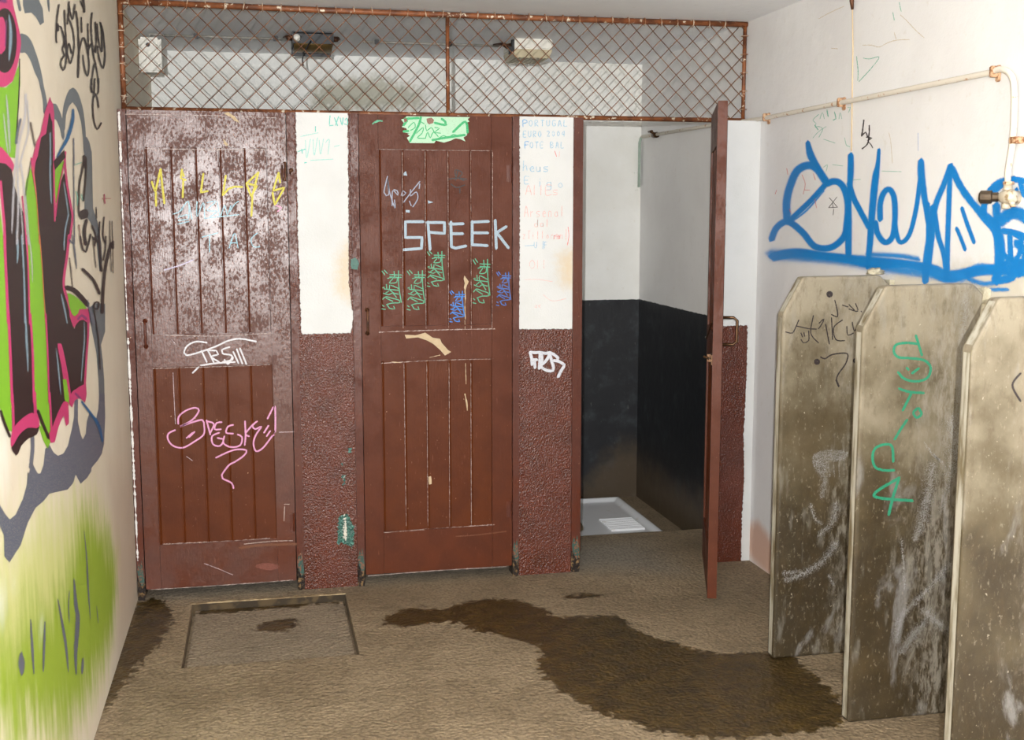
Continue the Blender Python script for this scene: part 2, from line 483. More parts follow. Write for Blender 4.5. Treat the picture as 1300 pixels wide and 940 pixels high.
# ---- floor with the sunken hatch and the sunken back of the stalls
wet_main = CF7([(-150, 262), (-90, 240), (0, 232), (60, 238), (130, 215), (250, 198), (350, 210), (430, 235), (470, 262), (560, 262), (700, 262), (740, 300), (800, 330), (900, 355), (960, 378), (1060, 392), (1250, 392), (1330, 410), (1500, 640), (1000, 700), (600, 600), (400, 455), (415, 400), (400, 370), (330, 350), (230, 325), (170, 320), (130, 290), (60, 285), (0, 292), (-80, 302), (-150, 285)])
wet_small = CF7([(480, 190), (560, 180), (632, 180), (620, 195), (500, 199)])
wet_left = CF6([(100, 245), (210, 225), (245, 290), (225, 350), (170, 420), (100, 500), (-60, 700), (-140, 700), (0, 470)])
rec_stall = [(XL, YF - .005), (XL, 4.90), (.37, 4.90), (.37, YF - .005)]
hx0, hx1, hy0, hy1 = -.312, .325, 4.17, 4.885
ys = 5.565
fx = lin(XL, 2.225, .03) + [hx0, hx1]; fy = lin(-3, 2.4, .3) + lin(2.4, ys, .03) + [hy0, hy1]
walls = [((hx0, hy0, 0), (hx1, hy0, 0), (hx1, hy0, -.05), (hx0, hy0, -.05)), 
         ((hx0, hy0, 0), (hx0, hy1, 0), (hx0, hy1, -.05), (hx0, hy0, -.05)), ((hx1, hy0, 0), (hx1, hy1, 0), (hx1, hy1, -.05), (hx1, hy0, -.05)),
         ((hx0, hy0, -.05), (hx1, hy0, -.05), (hx1, hy1, -.05), (hx0, hy1, -.05)),
         ((XL, ys, 0), (XR, ys, 0), (XR, ys, -.09), (XL, ys, -.09)), ((XL, ys, -.09), (XR, ys, -.09), (XR, YB, -.09), (XL, YB, -.09))]
wm, ws, wl = px_poly(wet_main, 2, 0, True), px_poly(wet_small, 2, 0, True), px_poly(wet_left, 2, 0, True)
hatch_rim = [(hx0 - .03, hy1 - .02), (hx1, hy1 - .02), (hx1, hy1 + .01), (hx0 - .03, hy1 + .01)]
grey_p = [(XL, 4.9), (1.1, 5.0), (1.9, 4.8), (1.9, 5.5), (XL, 5.6)]
floor = structure(grid('floor', 2, 0, -.12, fx, fy, {'wet': region(wm, ws, wl), 'grey': region(grey_p)}, FLOOR,
             hole=lambda a, b: hx0 < a < hx1 and hy0 < b < hy1, extra=walls),
          'stippled brown concrete floor with a large wet patch', 'floor')

CIRC = lambda cx, cy, rx, ry, n=20: [(cx + rx * math.cos(i * 2 * math.pi / n), cy + ry * math.sin(i * 2 * math.pi / n)) for i in range(n)]
hw = px_poly(CF6([(565, 340), (640, 300), (740, 300), (752, 322), (700, 345), (590, 355)]), 2, -.026, True)
hw2 = [(hx0 + .012, hy1 - .075), (hx1 - .012, hy1 - .035), (hx1 - .012, hy1), (hx0 + .012, hy1)]
hc = grid('floor_hatch', 2, -.026, -.022, lin(hx0 + .014, hx1 - .012, .02), lin(hy0 + .008, hy1 - .012, .02), {'wet': region(hw, hw2), 'grey': lambda A, B: A * 0 + .06}, FLOOR)
tag(hc, 'square sunken concrete floor cover in front of the left door, a damp spot on it', 'floor cover')

m = M('dirty shaded recess edge'); EDGE = m.set(m.mix(m.step(m.noise(18, 5), .45, .6), C(46, 35, 18), C(78, 62, 38)), .8)  # wet dirt and the shade of the recess, painted as one dark brown
m = M('worn pale cement lip'); LIP = m.set(m.mix(m.step(m.noise(22, 5), .42, .6), C(172, 152, 118), C(120, 100, 72)), .8, 0, m.bump(m.noise(60, 5), .6, .004))
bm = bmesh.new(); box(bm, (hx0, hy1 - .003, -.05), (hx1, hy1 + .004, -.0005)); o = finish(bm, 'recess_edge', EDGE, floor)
bm = bmesh.new(); rnd = random.Random(3); ra = []
for i in range(61):
    x = hx0 - .01 + (hx1 - hx0 + .01) * i / 60
    a, b = hy1 - .003 + rnd.uniform(0, .003), hy1 + .018 + rnd.uniform(-.007, .009)
    ra.append([bm.verts.new((x, a, -.001)), bm.verts.new((x, a + .003, .0025)), bm.verts.new((x, b - .004, .0025)), bm.verts.new((x, b, -.001))])
for a, b in zip(ra, ra[1:]):
    for k in range(3): bm.faces.new((a[k], a[k + 1], b[k + 1], b[k]))
o = finish(bm, 'cement_lip', LIP, floor)
# ---- right wall
blk_r = [(5.18, -.5), (5.18, 1.108), (YB, 1.122), (YB + .5, 1.126), (YB + .5, -.5)]
sal = px_poly([(944, 668), (962, 662), (990, 700), (990, 745), (944, 700)], 0, XR)
drt = px_poly(CR3([(500, 850), (900, 850), (900, 960), (400, 960)]), 0, XR)
alg = px_poly([(806, 218), (811, 215), (813, 260), (808, 262)], 0, XR)
wr = grid('wall_right', 0, XR, .12, lin(-3, 2.2, .2) + lin(2.2, YB, .03) + [5.18], [-.12] + lin(-.09, ZC, .03),
     {'black': region(blk_r), 'salmon': region(sal), 'dirt': region(drt), 'mould': lambda A, B: A * 0 - 1, 'algae': region(alg),
      'grime': lambda A, B: .12 - B}, WALL_R)
structure(wr, 'white plastered right wall with blue graffiti and a pipe', 'wall')

# ---- back wall of the stalls
blk_b = [(XL - .5, -.5), (XL - .5, 1.12), (XR + .5, 1.12), (XR + .5, -.5)]
mould = px_poly([(395, 95), (480, 88), (545, 108), (550, 150), (380, 150)], 1, YB)
alg2 = px_poly([(806, 88), (812, 88), (813, 140), (806, 150)], 1, YB); alg3 = px_poly([(806, 220), (811, 215), (811, 250), (806, 246)], 1, YB)
wb = grid('wall_back', 1, YB, .12, lin(XL - .12, XR + .12, .04), [-.12] + lin(-.09, ZC, .03),
     {'black': region(blk_b), 'mould': region(mould), 'algae': region(alg2, alg3), 'grime': lambda A, B: .10 - B + np.clip(A - 2.0, -1, .1)}, WALL_B)
structure(wb, 'white back wall of the stalls with a black lower half', 'wall')

# ---- left wall with pale and lime overspray
pal = px_poly(L7([(-200, 250), (60, 330), (200, 180), (400, 120), (490, 200), (560, 400), (560, 640), (500, 960), (300, 1250), (-200, 1300)]), 0, XL)
grn = px_poly(L7([(400, 170), (470, 230), (540, 370), (560, 560), (540, 760), (500, 930), (330, 1250), (-300, 1350), (-300, 880), (30, 760), (150, 640), (280, 560), (340, 400)]), 0, XL)
blo1 = px_poly(L7([(-20, 500), (20, 470), (40, 600), (20, 740), (-20, 740)]), 0, XL); blo2 = px_poly(L7([(50, 500), (75, 490), (85, 570), (60, 610), (48, 560)]), 0, XL)
blo3 = px_poly(L7([(185, 680), (210, 660), (212, 760), (190, 830)]), 0, XL); blo4 = px_poly(L7([(-40, -300), (60, -290), (50, 100), (20, 200), (-40, 60)]), 0, XL)
pnk = px_poly([(130, 560), (185, 560), (185, 770), (150, 850), (140, 700)], 0, XL)
wl_ = grid('wall_left', 0, XL, -.12, lin(-3, 2.1, .2) + lin(2.1, YB, .03), [-.12] + lin(-.09, ZC, .03),
     {'pale': region(pal), 'green': region(grn), 'bloom': region(blo1, blo2, blo3, blo4), 'pinkish': region(pnk)}, WALL_L)
structure(wl_, 'cream left wall covered with a large painted mural', 'wall')

# ---- ceiling
ce = grid('ceiling', 2, ZC, .12, lin(XL - .12, XR + .12, .2), lin(-3, YB + .12, .2), {}, CEIL)
structure(ce, 'plain white plaster ceiling', 'ceiling')

# ---- stall walls behind the piers
for nm, x0, lab in (('wall_stall_left', .255, 'dividing wall between the left and middle stall'), ('wall_stall_right', 1.25, 'dividing wall between the middle and open stall')):
    bm = bmesh.new(); box(bm, (x0, 5.182, -.1), (x0 + .08, YB + .01, 2.0))
    structure(finish(bm, nm, WALL_P), lab, 'wall')

# ---- three masonry piers of the stall front
def pier(name, x0, x1, white, stain, teal, chip, label):
    f = YF + .006
    A = lin(x0, x1, .012); B = [-.1] + lin(-.0, ZT, .012)
    g = grid(name, 1, f, .195, A, B, {'white': region(white) , 'stain': region(*stain) if stain else (lambda a, b: a * 0 - 1),
        'teal': region(*teal) if teal else (lambda a, b: a * 0 - 1), 'chip': region(*chip) if chip else (lambda a, b: a * 0 - 1)}, PIER)
    return structure(g, label, 'wall')
FY = YF + .006
C5 = crop(140, 130, .3299); C7 = crop(430, 130, .3299); C8 = crop(430, 400, .3725); C6 = crop(140, 430, .36158)
w1 = px_poly(C5([(714, -40), (717, 200), (722, 500), (733, 800), (735, 893), (928, 888), (935, 820), (918, 700), (916, 300), (912, -40)]), 1, FY)
st1 = px_poly(C5([(890, 600), (918, 560), (920, 750), (885, 720)]), 1, FY)
tl1 = [px_poly(C6(q), 1, FY) for q in ([(800, 625), (830, 612), (858, 660), (852, 740), (820, 720), (795, 725)], [(832, 385), (846, 380), (850, 402), (835, 405)], [(812, 480), (824, 480), (824, 515), (814, 515)], [(814, 440), (818, 440), (818, 460), (814, 460)])]
ch1 = [px_poly(C6([(818, 615), (826, 612), (832, 690), (826, 720), (816, 700)]), 1, FY), px_poly(C6([(812, 478), (822, 478), (822, 496), (813, 500)]), 1, FY)]
pier('wall_front_left', .157, .386, w1, [st1], tl1, ch1, 'narrow wall between the left and middle doors, white above brown')
w2 = px_poly(C7([(695, -60), (697, 400), (696, 700), (692, 873), (903, 873), (905, 500), (905, -60)]), 1, FY)
st2 = px_poly(C7([(860, 600), (900, 580), (903, 700), (870, 690)]), 1, FY)
pier('wall_front_middle', 1.11, 1.352, w2, [st2], None, None, 'narrow wall between the middle and open stalls, white above brown')
w3 = [(2.04, 1.113), (2.185, 1.115), (2.187, .9), (2.18, .6), (2.188, .4), (2.182, .2), (2.186, -.2), (2.3, -.2), (2.3, 2.2), (2.04, 2.2)]
pier('wall_front_right', 2.066, 2.2245, w3, None, None, None, 'narrow wall right of the open door, white above brown')

# ================================================================== DOORS
TH = .038
REC = .008     # depth of a panel behind the frame
def make_door(name, hinge, w, z0, z1, openings, paint, inner, label, rz=0, gap=.0015, lean=0):
    """hinge on the right; local x runs from -w (latch side) to 0 (hinge side), outer face towards -y"""
    root = thing(name, (hinge[0], hinge[1], z0), label, 'door', 'toilet stall doors', rz)
    H = z1 - z0
    (pz0, pz1, pz2, pz3), (sl, sr) = openings          # lower panel z0..z1, upper panel z2..z3 (local); stile widths
    def part(nm, a, b, lab=None):
        bm = bmesh.new(); box(bm, a, b)
        for f in bm.faces:
            pass
        return finish(bm, nm, [paint], root, bevel=.0018)
    part('stile', (-w, 0, 0), (-w + sl, TH, H)); part('stile', (-sr, 0, 0), (0, TH, H))
    for a, b in ((0, pz0), (pz1, pz2), (pz3, H)):
        part('rail', (-w + sl + .0005, .0006, a), (-sr - .0005, TH - .0006, b))
    panels = []
    for a, b in ((pz0, pz1), (pz2, pz3)):
        bm = bmesh.new()
        x0, x1 = -w + sl - .008, -sr + .008
        nn = 5; pw = (x1 - x0 - .016) / nn
        gd = .0040 if a > .9 else .0014
        prof = []   # (x, y) across the panel: boards with v grooves and a bead
        prof.append((x0, REC))
        for i in range(nn):
            xa = x0 + .008 + i * pw
            prof += [(xa, REC), (xa + .0015, REC + gd), (xa + .004, REC + gd), (xa + .006, REC + .0005), (xa + .009, REC - .0015), (xa + .012, REC)]
        xa = x0 + .008 + nn * pw
        prof += [(xa - .0035, REC), (xa - .002, REC + gd), (xa, REC + gd), (x1, REC + gd)]
        zs = (a - .004, b + .004)
        fr = [[bm.verts.new((x, y, z)) for x, y in prof] for z in zs]
        bk = [[bm.verts.new((x, TH - y * 1.0, z)) for x, y in prof] for z in zs]
        for rr in (fr, bk):
            for i in range(len(prof) - 1):
                bm.faces.new((rr[0][i], rr[0][i + 1], rr[1][i + 1], rr[1][i]))
        for k in (0, 1):
            for i in range(len(prof) - 1):
                bm.faces.new((fr[k][i], fr[k][i + 1], bk[k][i + 1], bk[k][i]))
        bm.faces.new((fr[0][0], fr[1][0], bk[1][0], bk[0][0])); bm.faces.new((fr[0][-1], fr[1][-1], bk[1][-1], bk[0][-1]))
        panels.append(finish(bm, 'plank_panel', [paint if a > .9 else DOORLOW], root))
    # hinges on the right edge
    for z in (H - .24, .26):
        bm = bmesh.new(); tube(bm, [(-.0055, -.003, z - .04), (-.0055, -.003, z + .04)], .004, 8)
        box(bm, (-.024, -.0012, z - .035), (-.002, .001, z + .035))
        finish(bm, 'hinge', POST, root)
    return root, panels

FY1 = YF
# left door
d1, d1p = make_door('stall_door', (.122, FY1), .625, .046, 2.034, ((.19, .945, 1.082, 1.842), (.062, .078)), DOOR1, None,
    'left brown plank door with yellow MILLAS and pink tag')
# middle door
d2, d2p = make_door('stall_door.001', (1.077, FY1), .655, .05, 2.034, ((.19, .943, 1.093, 1.841), (.080, .090)), DOOR2, None,
    'middle brown plank door with SPEEK painted in pale capitals')
# right door, swung open towards the viewer
d3, d3p = make_door('stall_door.002', (2.03, YF + .012), .67, .046, 2.058, ((.19, .945, 1.082, 1.842), (.075, .075)), DOOR2, None,
    'right brown door standing open, seen along its edge', rz=math.radians(70.4))

def pull(parent, x, z, L, r=.0055, out=.03, m=HARD, side=-1, y0=0, nm='pull_handle', lab=None):
    bm = bmesh.new(); y = y0
    s = side
    p = [(x, y, z + L / 2), (x, y + s * out * .75, z + L / 2), (x, y + s * out, z + L / 2 - .012), (x, y + s * out, z - L / 2 + .012), (x, y + s * out * .75, z - L / 2), (x, y, z - L / 2)]
    tube(bm, p, r, 8)
    for zz in (z + L / 2, z - L / 2):
        tube(bm, [(x, y, zz), (x, y + s * .003, zz)], r * 2, 10)
    o = finish(bm, nm, m, parent, smooth=True)
    if lab: o['label'] = lab
    return o
pull(d1, -.585, 1.132 - .046, .105, .005, .020, POST)
pull(d2, -.632, 1.165 - .05, .10, .005, .024)
pull(d3, -.615, 1.15 - .046, .11, .006, .060, BRASS)
# bolt on the inside of the open door
bm = bmesh.new()
box(bm, (-.655, TH, 1.015 - .046), (-.60, TH + .004, 1.055 - .046)); tube(bm, [(-.67, TH + .010, 1.035 - .046), (-.55, TH + .010, 1.035 - .046)], .006, 8)
tube(bm, [(-.61, TH + .01, 1.035 - .046), (-.61, TH + .034, 1.045 - .046)], .005, 8)
box(bm, (-.58, TH, 1.02 - .046), (-.565, TH + .018, 1.05 - .046))
tube(bm, [(-.64, TH + .003, 1.185 - .046), (-.52, TH + .02, 1.11 - .046), (-.42, TH + .02, 1.105 - .046)], .0035, 6)
o = finish(bm, 'door_bolt', BRASS, d3); o['label'] = 'small brass bolt on the inner face'
# bent latch hook of left door
bm = bmesh.new()
tube(bm, [(-.012, -.008, 1.83 - .046), (-.004, -.010, 1.83 - .046), (-.004, -.012, 1.77 - .046), (-.010, -.012, 1.755 - .046), (-.018, -.012, 1.77 - .046), (-.018, -.01, 1.82 - .046)], .0035, 6)
o = finish(bm, 'latch_hook', HARD, d1, smooth=True); o['label'] = 'rusty bent wire hook'

# ---- door posts
posts = [('door_post', -.538, -.506, 'brown wooden door post against the left wall', 1), ('door_post.001', .125, .1575, 'brown door post right of the left door', 1),
         ('door_post.002', .386, .4195, 'brown door post left of the middle door', 1), ('door_post.003', 1.0795, 1.1095, 'brown door post right of the middle door', 1),
         ('door_post.004', 1.352, 1.395, 'brown door post at the left edge of the open stall', 1), ('door_post.005', 2.033, 2.0665, 'brown door post behind the hinges of the open door', 0)]
for nm, x0, x1, lab, rot in posts:
    t = thing(nm, ((x0 + x1) / 2, YF + .04, 0), lab, 'door post', 'door posts of the stalls')
    hw_ = (x1 - x0) / 2 - .0003
    yf = -.042 if nm != 'door_post.005' else -.030
    bm = bmesh.new(); box(bm, (-hw_, yf, .10), (hw_, .05, ZT - .001))
    finish(bm, 'post', POST, t, bevel=.002)
    if nm == 'door_post.001':
        bm = bmesh.new(); tube(bm, [(-.004, yf, 1.805), (-.006, yf - .012, 1.80), (-.004, yf, 1.785)], .004, 8); tube(bm, [(.0, yf + .001, 1.80), (.0, yf - .003, 1.80)], .009, 8)
        finish(bm, 'staple', HARD, t, smooth=True)
    # rotten foot: jagged, tapering
    bm = bmesh.new(); rnd = random.Random(x0)
    rings = []
    for i, z in enumerate([0, .012, .03, .05, .075, .0995]):
        k = [.75, .9, 1.02, .9, .97, .98][i]
        rings.append([bm.verts.new((sx * hw_ * min(1, k * rnd.uniform(.85, 1.08)), (yf if sy < 0 else .05) + (rnd.uniform(0, .008) if sy < 0 else 0), z)) for sx, sy in ((-1, -1), (-.3, -1), (.4, -1), (1, -1), (1, 1), (-1, 1))])
    for i in range(5):
        for k in range(6): bm.faces.new((rings[i][k], rings[i][(k + 1) % 6], rings[i + 1][(k + 1) % 6], rings[i + 1][k]))
    bm.faces.new(rings[0]); bm.faces.new(rings[-1])
    o = finish(bm, 'rotten_foot', ROT, t); o['label'] = 'rotten splintered foot of the post'
    if rot:
        bm = bmesh.new(); vs = []
        pts = [(-.6, .095), (-.9, .13), (-.4, .165), (-.1, .14), (.3, .175), (.7, .12), (.9, .08), (.2, .06)]
        vf = [bm.verts.new((a * hw_, yf - .0012, z)) for a, z in pts]; vb = [bm.verts.new((a * hw_, yf + .001, z)) for a, z in pts]
        bm.faces.new(vf); bm.faces.new(vb[::-1])
        for i in range(len(pts)): bm.faces.new((vf[i], vf[(i + 1) % 8], vb[(i + 1) % 8], vb[i]))
        o = finish(bm, 'bare_patch', TEAL, t); o['label'] = 'patch of older teal paint showing through'

# ================================================================== WIRE SCREEN
sx0, sx1, sz0, sz1 = XL + .012, XR - .014, 2.052, 2.483
scr = thing('wire_screen', (sx0, YM, ZT), 'rusty chain link screen in a pipe frame above the doors', 'wire screen')
def sc(x, y, z): return (x - sx0, y - YM, z - ZT)
def rail(nm, pts, r, n=10):
    bm = bmesh.new(); tube(bm, [sc(*p) for p in pts], r, n); return finish(bm, nm, RAIL, scr, smooth=True)
rail('top_rail', [(sx0 - .01, YM, sz1 + .001), (.3, YM, sz1 - .004), (1.2, YM, sz1 - .004), (sx1 + .01, YM, sz1 + .002)], .0125)
rail('bottom_rail', [(sx0 - .01, YM, sz0), (.8, YM, sz0 - .001), (sx1 + .01, YM, sz0)], .011)
rail('side_rail', [(sx0, YM, sz0), (sx0, YM, sz1)], .011)
rail('side_rail', [(sx1, YM, sz0), (sx1, YM, sz1)], .009)
rail('middle_rail', [(.828, YM - .004, sz0 - .01), (.828, YM - .004, sz1)], .0085)
bm = bmesh.new(); p_ = .0765; zt = sz1 - .012; zb = sz0 + .006
H_ = zt - zb
for d in (1, -1):
    k = -8
    while True:
        # line x = xa + d*(z - zb)
        xa = sx0 + k * p_ + (0 if d == 1 else 0)
        k += 1
        if xa > sx1 + H_ + .1: break
        pts = []
        zA, zB = zb, zt
        xs0, xs1 = xa, xa + d * H_
        lo, hi = sx0 + .004, sx1 - .004
        def clampx(x): return max(lo, min(hi, x))
        if max(xs0, xs1) <= lo or min(xs0, xs1) >= hi: continue
        # clip
        za = zb + max(0, ((lo - xa) if d == 1 else (xa - hi)))
        zc = zb + min(H_, ((hi - xa) if d == 1 else (xa - lo)))
        if zc - za < .01: continue
        n_ = max(2, int((zc - za) / (p_ / 4)))
        for i in range(n_ + 1):
            z = za + (zc - za) * i / n_
            x = xa + d * (z - zb)
            w_ = math.sin(math.pi * 2 * (z - zb) / p_ * 1.0 + (0 if d == 1 else math.pi))
            pts.append(sc(x + random.uniform(-.0007, .0007), YM + .0022 * w_ + d * .0015, z))
        tube(bm, pts, .0019, 6)
o = finish(bm, 'wire_mesh', RUST, scr, smooth=True); o['label'] = 'rusty diamond wire netting'
def tie(x, z, vert):
    bm = bmesh.new(); R = .0165
    pts = [(math.cos(a) * R, math.sin(a) * R) for a in [i * 2 * math.pi / 12 for i in range(13)]]
    tube(bm, [((0, p[0], p[1]) if not vert else (p[0], p[1], 0)) for p in pts], .0021, 5)
    return bm
me_h = None; first = {}
WHITE_T = M('whitewashed tie wire'); WHITE_T = WHITE_T.set(WHITE_T.mix(WHITE_T.step(WHITE_T.noise(40, 4), .4, .6), C(206, 190, 168), C(140, 92, 60)), .6)
def put_tie(x, z, vert):
    if vert not in first:
        o = finish(tie(0, 0, vert), 'tie_wire', WHITE_T, scr, smooth=True); first[vert] = o
    else:
        o = first[vert].copy(); COL.objects.link(o); o.parent = scr
    o.location = sc(x, YM, z); o.rotation_euler = (0 if vert else random.uniform(-.3, .3), random.uniform(-.25, .25) if not vert else 0, 0)
k = 0
while sx0 + (k + .6) * p_ < sx1 - .02:
    put_tie(sx0 + (k + .6) * p_ - .01, sz1 - .002, False); k += 1
for z in lin(sz0 + .05, sz1 - .05, .072): put_tie(sx0, z, True)
for z in lin(sz0 + .05, sz1 - .05, .09): put_tie(sx1, z, True)

# ================================================================== FIXTURES
# conduit along the ceiling
t = thing('electrical_conduit', (XL + .1, 6.04, 2.483), 'thin grey conduit running along the ceiling between the two lamps', 'conduit')
bm = bmesh.new(); tube(bm, [(.02, 0, 0), (.62, 0, 0)], .006, 8)
bmc = bm; bm = bmesh.new(); tube(bm, [(.98, 0, 0), (1.68, 0, 0)], .006, 8)
m = M('grey conduit'); GREYP = m.set(m.mix(m.noise(30, 4), C(176, 174, 168), C(130, 124, 114)), .5)
finish(bm, 'pipe', GREYP, t, smooth=True); finish(bmc, 'pipe', GREYP, t, smooth=True)
for x in (.17, .55, 1.05, 1.42):
    bm = bmesh.new(); box(bm, (x - .012, -.010, -.010), (x + .012, .010, .0135)); finish(bm, 'saddle_clip', BLACK, t, bevel=.003)

# junction box on the left wall
jx, jy = XL + .003, 5.98
t = thing('junction_box', (jx, jy, 2.30), 'white wall box high on the left wall behind the screen', 'electrical box')
bm = bmesh.new(); box(bm, (0, 0, 0), (.10, .11, .165)); finish(bm, 'box', PLAST, t, bevel=.010)
bm = bmesh.new(); box(bm, (.1002, .006, .006), (.106, .104, .159)); finish(bm, 'lid', PLAST, t, bevel=.002)
bm = bmesh.new(); tube(bm, [(.045, -.004, .128), (.045, .001, .128)], .010, 12); finish(bm, 'knockout', BLACK, t)
bm = bmesh.new(); tube(bm, [(.05, .05, .160), (.05, .05, .185), (.075, .058, .186), (.105, .06, .186)], .006, 8); finish(bm, 'cable_stub', GREYP, t)

# broken lamp: open dark housing
t = thing('bulkhead_lamp', (.285, 5.97, ZC), 'broken ceiling lamp without its cover, black housing and hanging wire', 'lamp', 'ceiling lamps behind the screen')
bm = bmesh.new()
w_, d_, h_ = .098, .12, .088
box(bm, (-w_, -d_, -.006), (w_, d_, -.0005)); box(bm, (-w_, -d_ + .045, -.052), (w_, -d_ + .05, -.006)); box(bm, (-w_, d_ - .006, -h_), (w_, d_, -.006))
box(bm, (-w_, -d_, -h_ + .03), (-w_ + .005, d_, -.006)); box(bm, (w_ - .005, -d_, -h_ + .03), (w_, d_, -.006))
finish(bm, 'housing', BLACK, t)
bm = bmesh.new()
rows = []
for i in range(9):
    a = math.pi * (.05 + .5 * i / 8)
    rows.append([bm.verts.new((sx * (w_ - .006), -d_ + .02 + .0 + .10 * (1 - math.cos(a)) * .9, -.052 - .034 * math.sin(a))) for sx in (-1, 1)])
for a, b in zip(rows, rows[1:]): bm.faces.new((a[0], a[1], b[1], b[0]))
r = bmesh.ops.extrude_face_region(bm, geom=list(bm.faces)); bmesh.ops.translate(bm, verts=[v for v in r['geom'] if isinstance(v, bmesh.types.BMVert)], vec=(0, 0, .002))
o = finish(bm, 'reflector', REFL, t, smooth=True); o['label'] = 'brass coloured curved reflector'
bm = bmesh.new(); tube(bm, [(-.078, -.118, -.032), (-.078, -.10, -.032), (-.07, -.05, -.03)], [.017, .018, .016], 12); o = finish(bm, 'lamp_holder', PLAST, t, smooth=True); o['label'] = 'white lamp holder'
bm = bmesh.new(); tube(bm, [(-.01, -.11, -.045), (-.03, -.125, -.075), (-.05, -.128, -.105), (-.054, -.125, -.14), (-.050, -.122, -.165)], .0035, 6); finish(bm, 'loose_wire', BLACK, t, smooth=True)
for s in (-1, 1):
    bm = bmesh.new(); tube(bm, [(s * .098, -.06, -.026), (s * .118, -.06, -.026), (s * .122, -.05, -.020), (s * .135, .02, -.014)], [.014, .013, .009, .006], 10); finish(bm, 'cable_gland', HARD, t, smooth=True)

# whole lamp with yellowed diffuser
t = thing('bulkhead_lamp.001', (1.375, 5.98, ZC), 'ceiling lamp with white base and yellowed diffuser behind the screen', 'lamp', 'ceiling lamps behind the screen')
bm = bmesh.new(); box(bm, (-.10, -.13, -.052), (.10, .13, -.0005)); finish(bm, 'base', PLAST, t, bevel=.006)
bm = bmesh.new()
ra = [bm.verts.new(v) for v in ((-.099, -.129, -.0525), (.099, -.129, -.0525), (.099, .129, -.0525), (-.099, .129, -.0525))]
rb = [bm.verts.new(v) for v in ((-.092, -.118, -.092), (.085, -.118, -.092), (.085, .118, -.092), (-.092, .118, -.092))]
for i in range(4): bm.faces.new((ra[i], ra[(i + 1) % 4], rb[(i + 1) % 4], rb[i]))
bm.faces.new(ra); bm.faces.new(rb)
for i in range(9):
    x = -.078 + i * .0185
    for v in (): pass
    box(bm, (x, -.110, -.0945), (x + .008, .110, -.0921))
finish(bm, 'diffuser', DIFF, t)
bm = bmesh.new(); tube(bm, [(-.10, -.08, -.03), (-.125, -.085, -.036), (-.145, -.05, -.02), (-.17, .03, -.014)], [.014, .013, .008, .006], 10); finish(bm, 'cable_gland', HARD, t, smooth=True)
bm = bmesh.new(); box(bm, (-.113, -.145, -.065), (-.101, -.118, -.010)); box(bm, (-.128, -.142, -.082), (-.113, -.13, -.045)); finish(bm, 'clip', BLACK, t)

# water pipe on the right wall
def W(u, v, d=.02): return P(u, v, 0, XR - d)
base = W(1265, 90)
t = thing('water_pipe', base, 'cream painted water pipe along the right wall, bending down to the valve', 'pipe')
def rel(p): return Vector(p) - base
A0 = W(966, 151); A1 = W(1258, 92)
ext = A0 + (A0 - A1).normalized() * 0.0
back = Vector((XR - .02, 6.60, 2.075))
bend = smooth_pts([tuple(W(*q)) for q in ((1258, 92), (1270, 88), (1281, 92), (1287, 104), (1288, 125))], .01)
bm = bmesh.new()
tube(bm, [rel(back), rel((XR - .02, 5.6, 2.06)), rel(A0)] + [rel(b) for b in bend] + [rel(W(1287, 160)), rel(W(1285, 185)), rel(W(1280, 215)), rel(W(1279, 236))], .0095, 10)
finish(bm, 'pipe', PIPE, t, smooth=True)
for (u, v, hz) in ((972, 149, 1), (1067, 130, 1), (1262, 91, 1), (1289, 178, 0)):
    c = rel(W(u, v)); bm = bmesh.new()
    if hz: box(bm, (c.x - .013, c.y - .008, c.z - .017), (c.x + .0195, c.y + .008, c.z + .017)); box(bm, (c.x + .010, c.y - .010, c.z - .030), (c.x + .0195, c.y + .010, c.z + .020))
    else: box(bm, (c.x - .013, c.y - .016, c.z - .010), (c.x + .0195, c.y + .016, c.z + .010)); box(bm, (c.x + .010, c.y - .026, c.z - .008), (c.x + .0195, c.y + .012, c.z + .008))
    finish(bm, 'pipe_clip', CLIP, t, bevel=.003)
# copper drop in the corner of the open stall
dp = P(808, 176, 0, XR - .018); dp = Vector((XR - .02, 6.60, 2.075))
off = dp - base
m = M('pale green copper'); GRP = m.set(m.mix(m.noise(30, 4), C(190, 206, 196), C(140, 160, 140)), .5)
bm = bmesh.new(); tube(bm, [(0, .0105, 0), (.004, .04, -.008), (.004, .06, -.03), (.004, .062, -.29)], .008, 8); o = finish(bm, 'drop_pipe', GRP, t, smooth=True); o.location = off; o['label'] = 'pale green drop in the stall corner'
bm = bmesh.new(); tube(bm, [(0, -.26, -.007), (-.0, -.20, -.005)], .016, 8); tube(bm, [(-.0, -.23, 0), (-.03, -.23, .012)], .007, 8); tube(bm, [(-.03, -.26, .014), (-.03, -.20, .014)], .006, 8); o = finish(bm, 'stopcock', BRASS, t, smooth=True); o.location = off

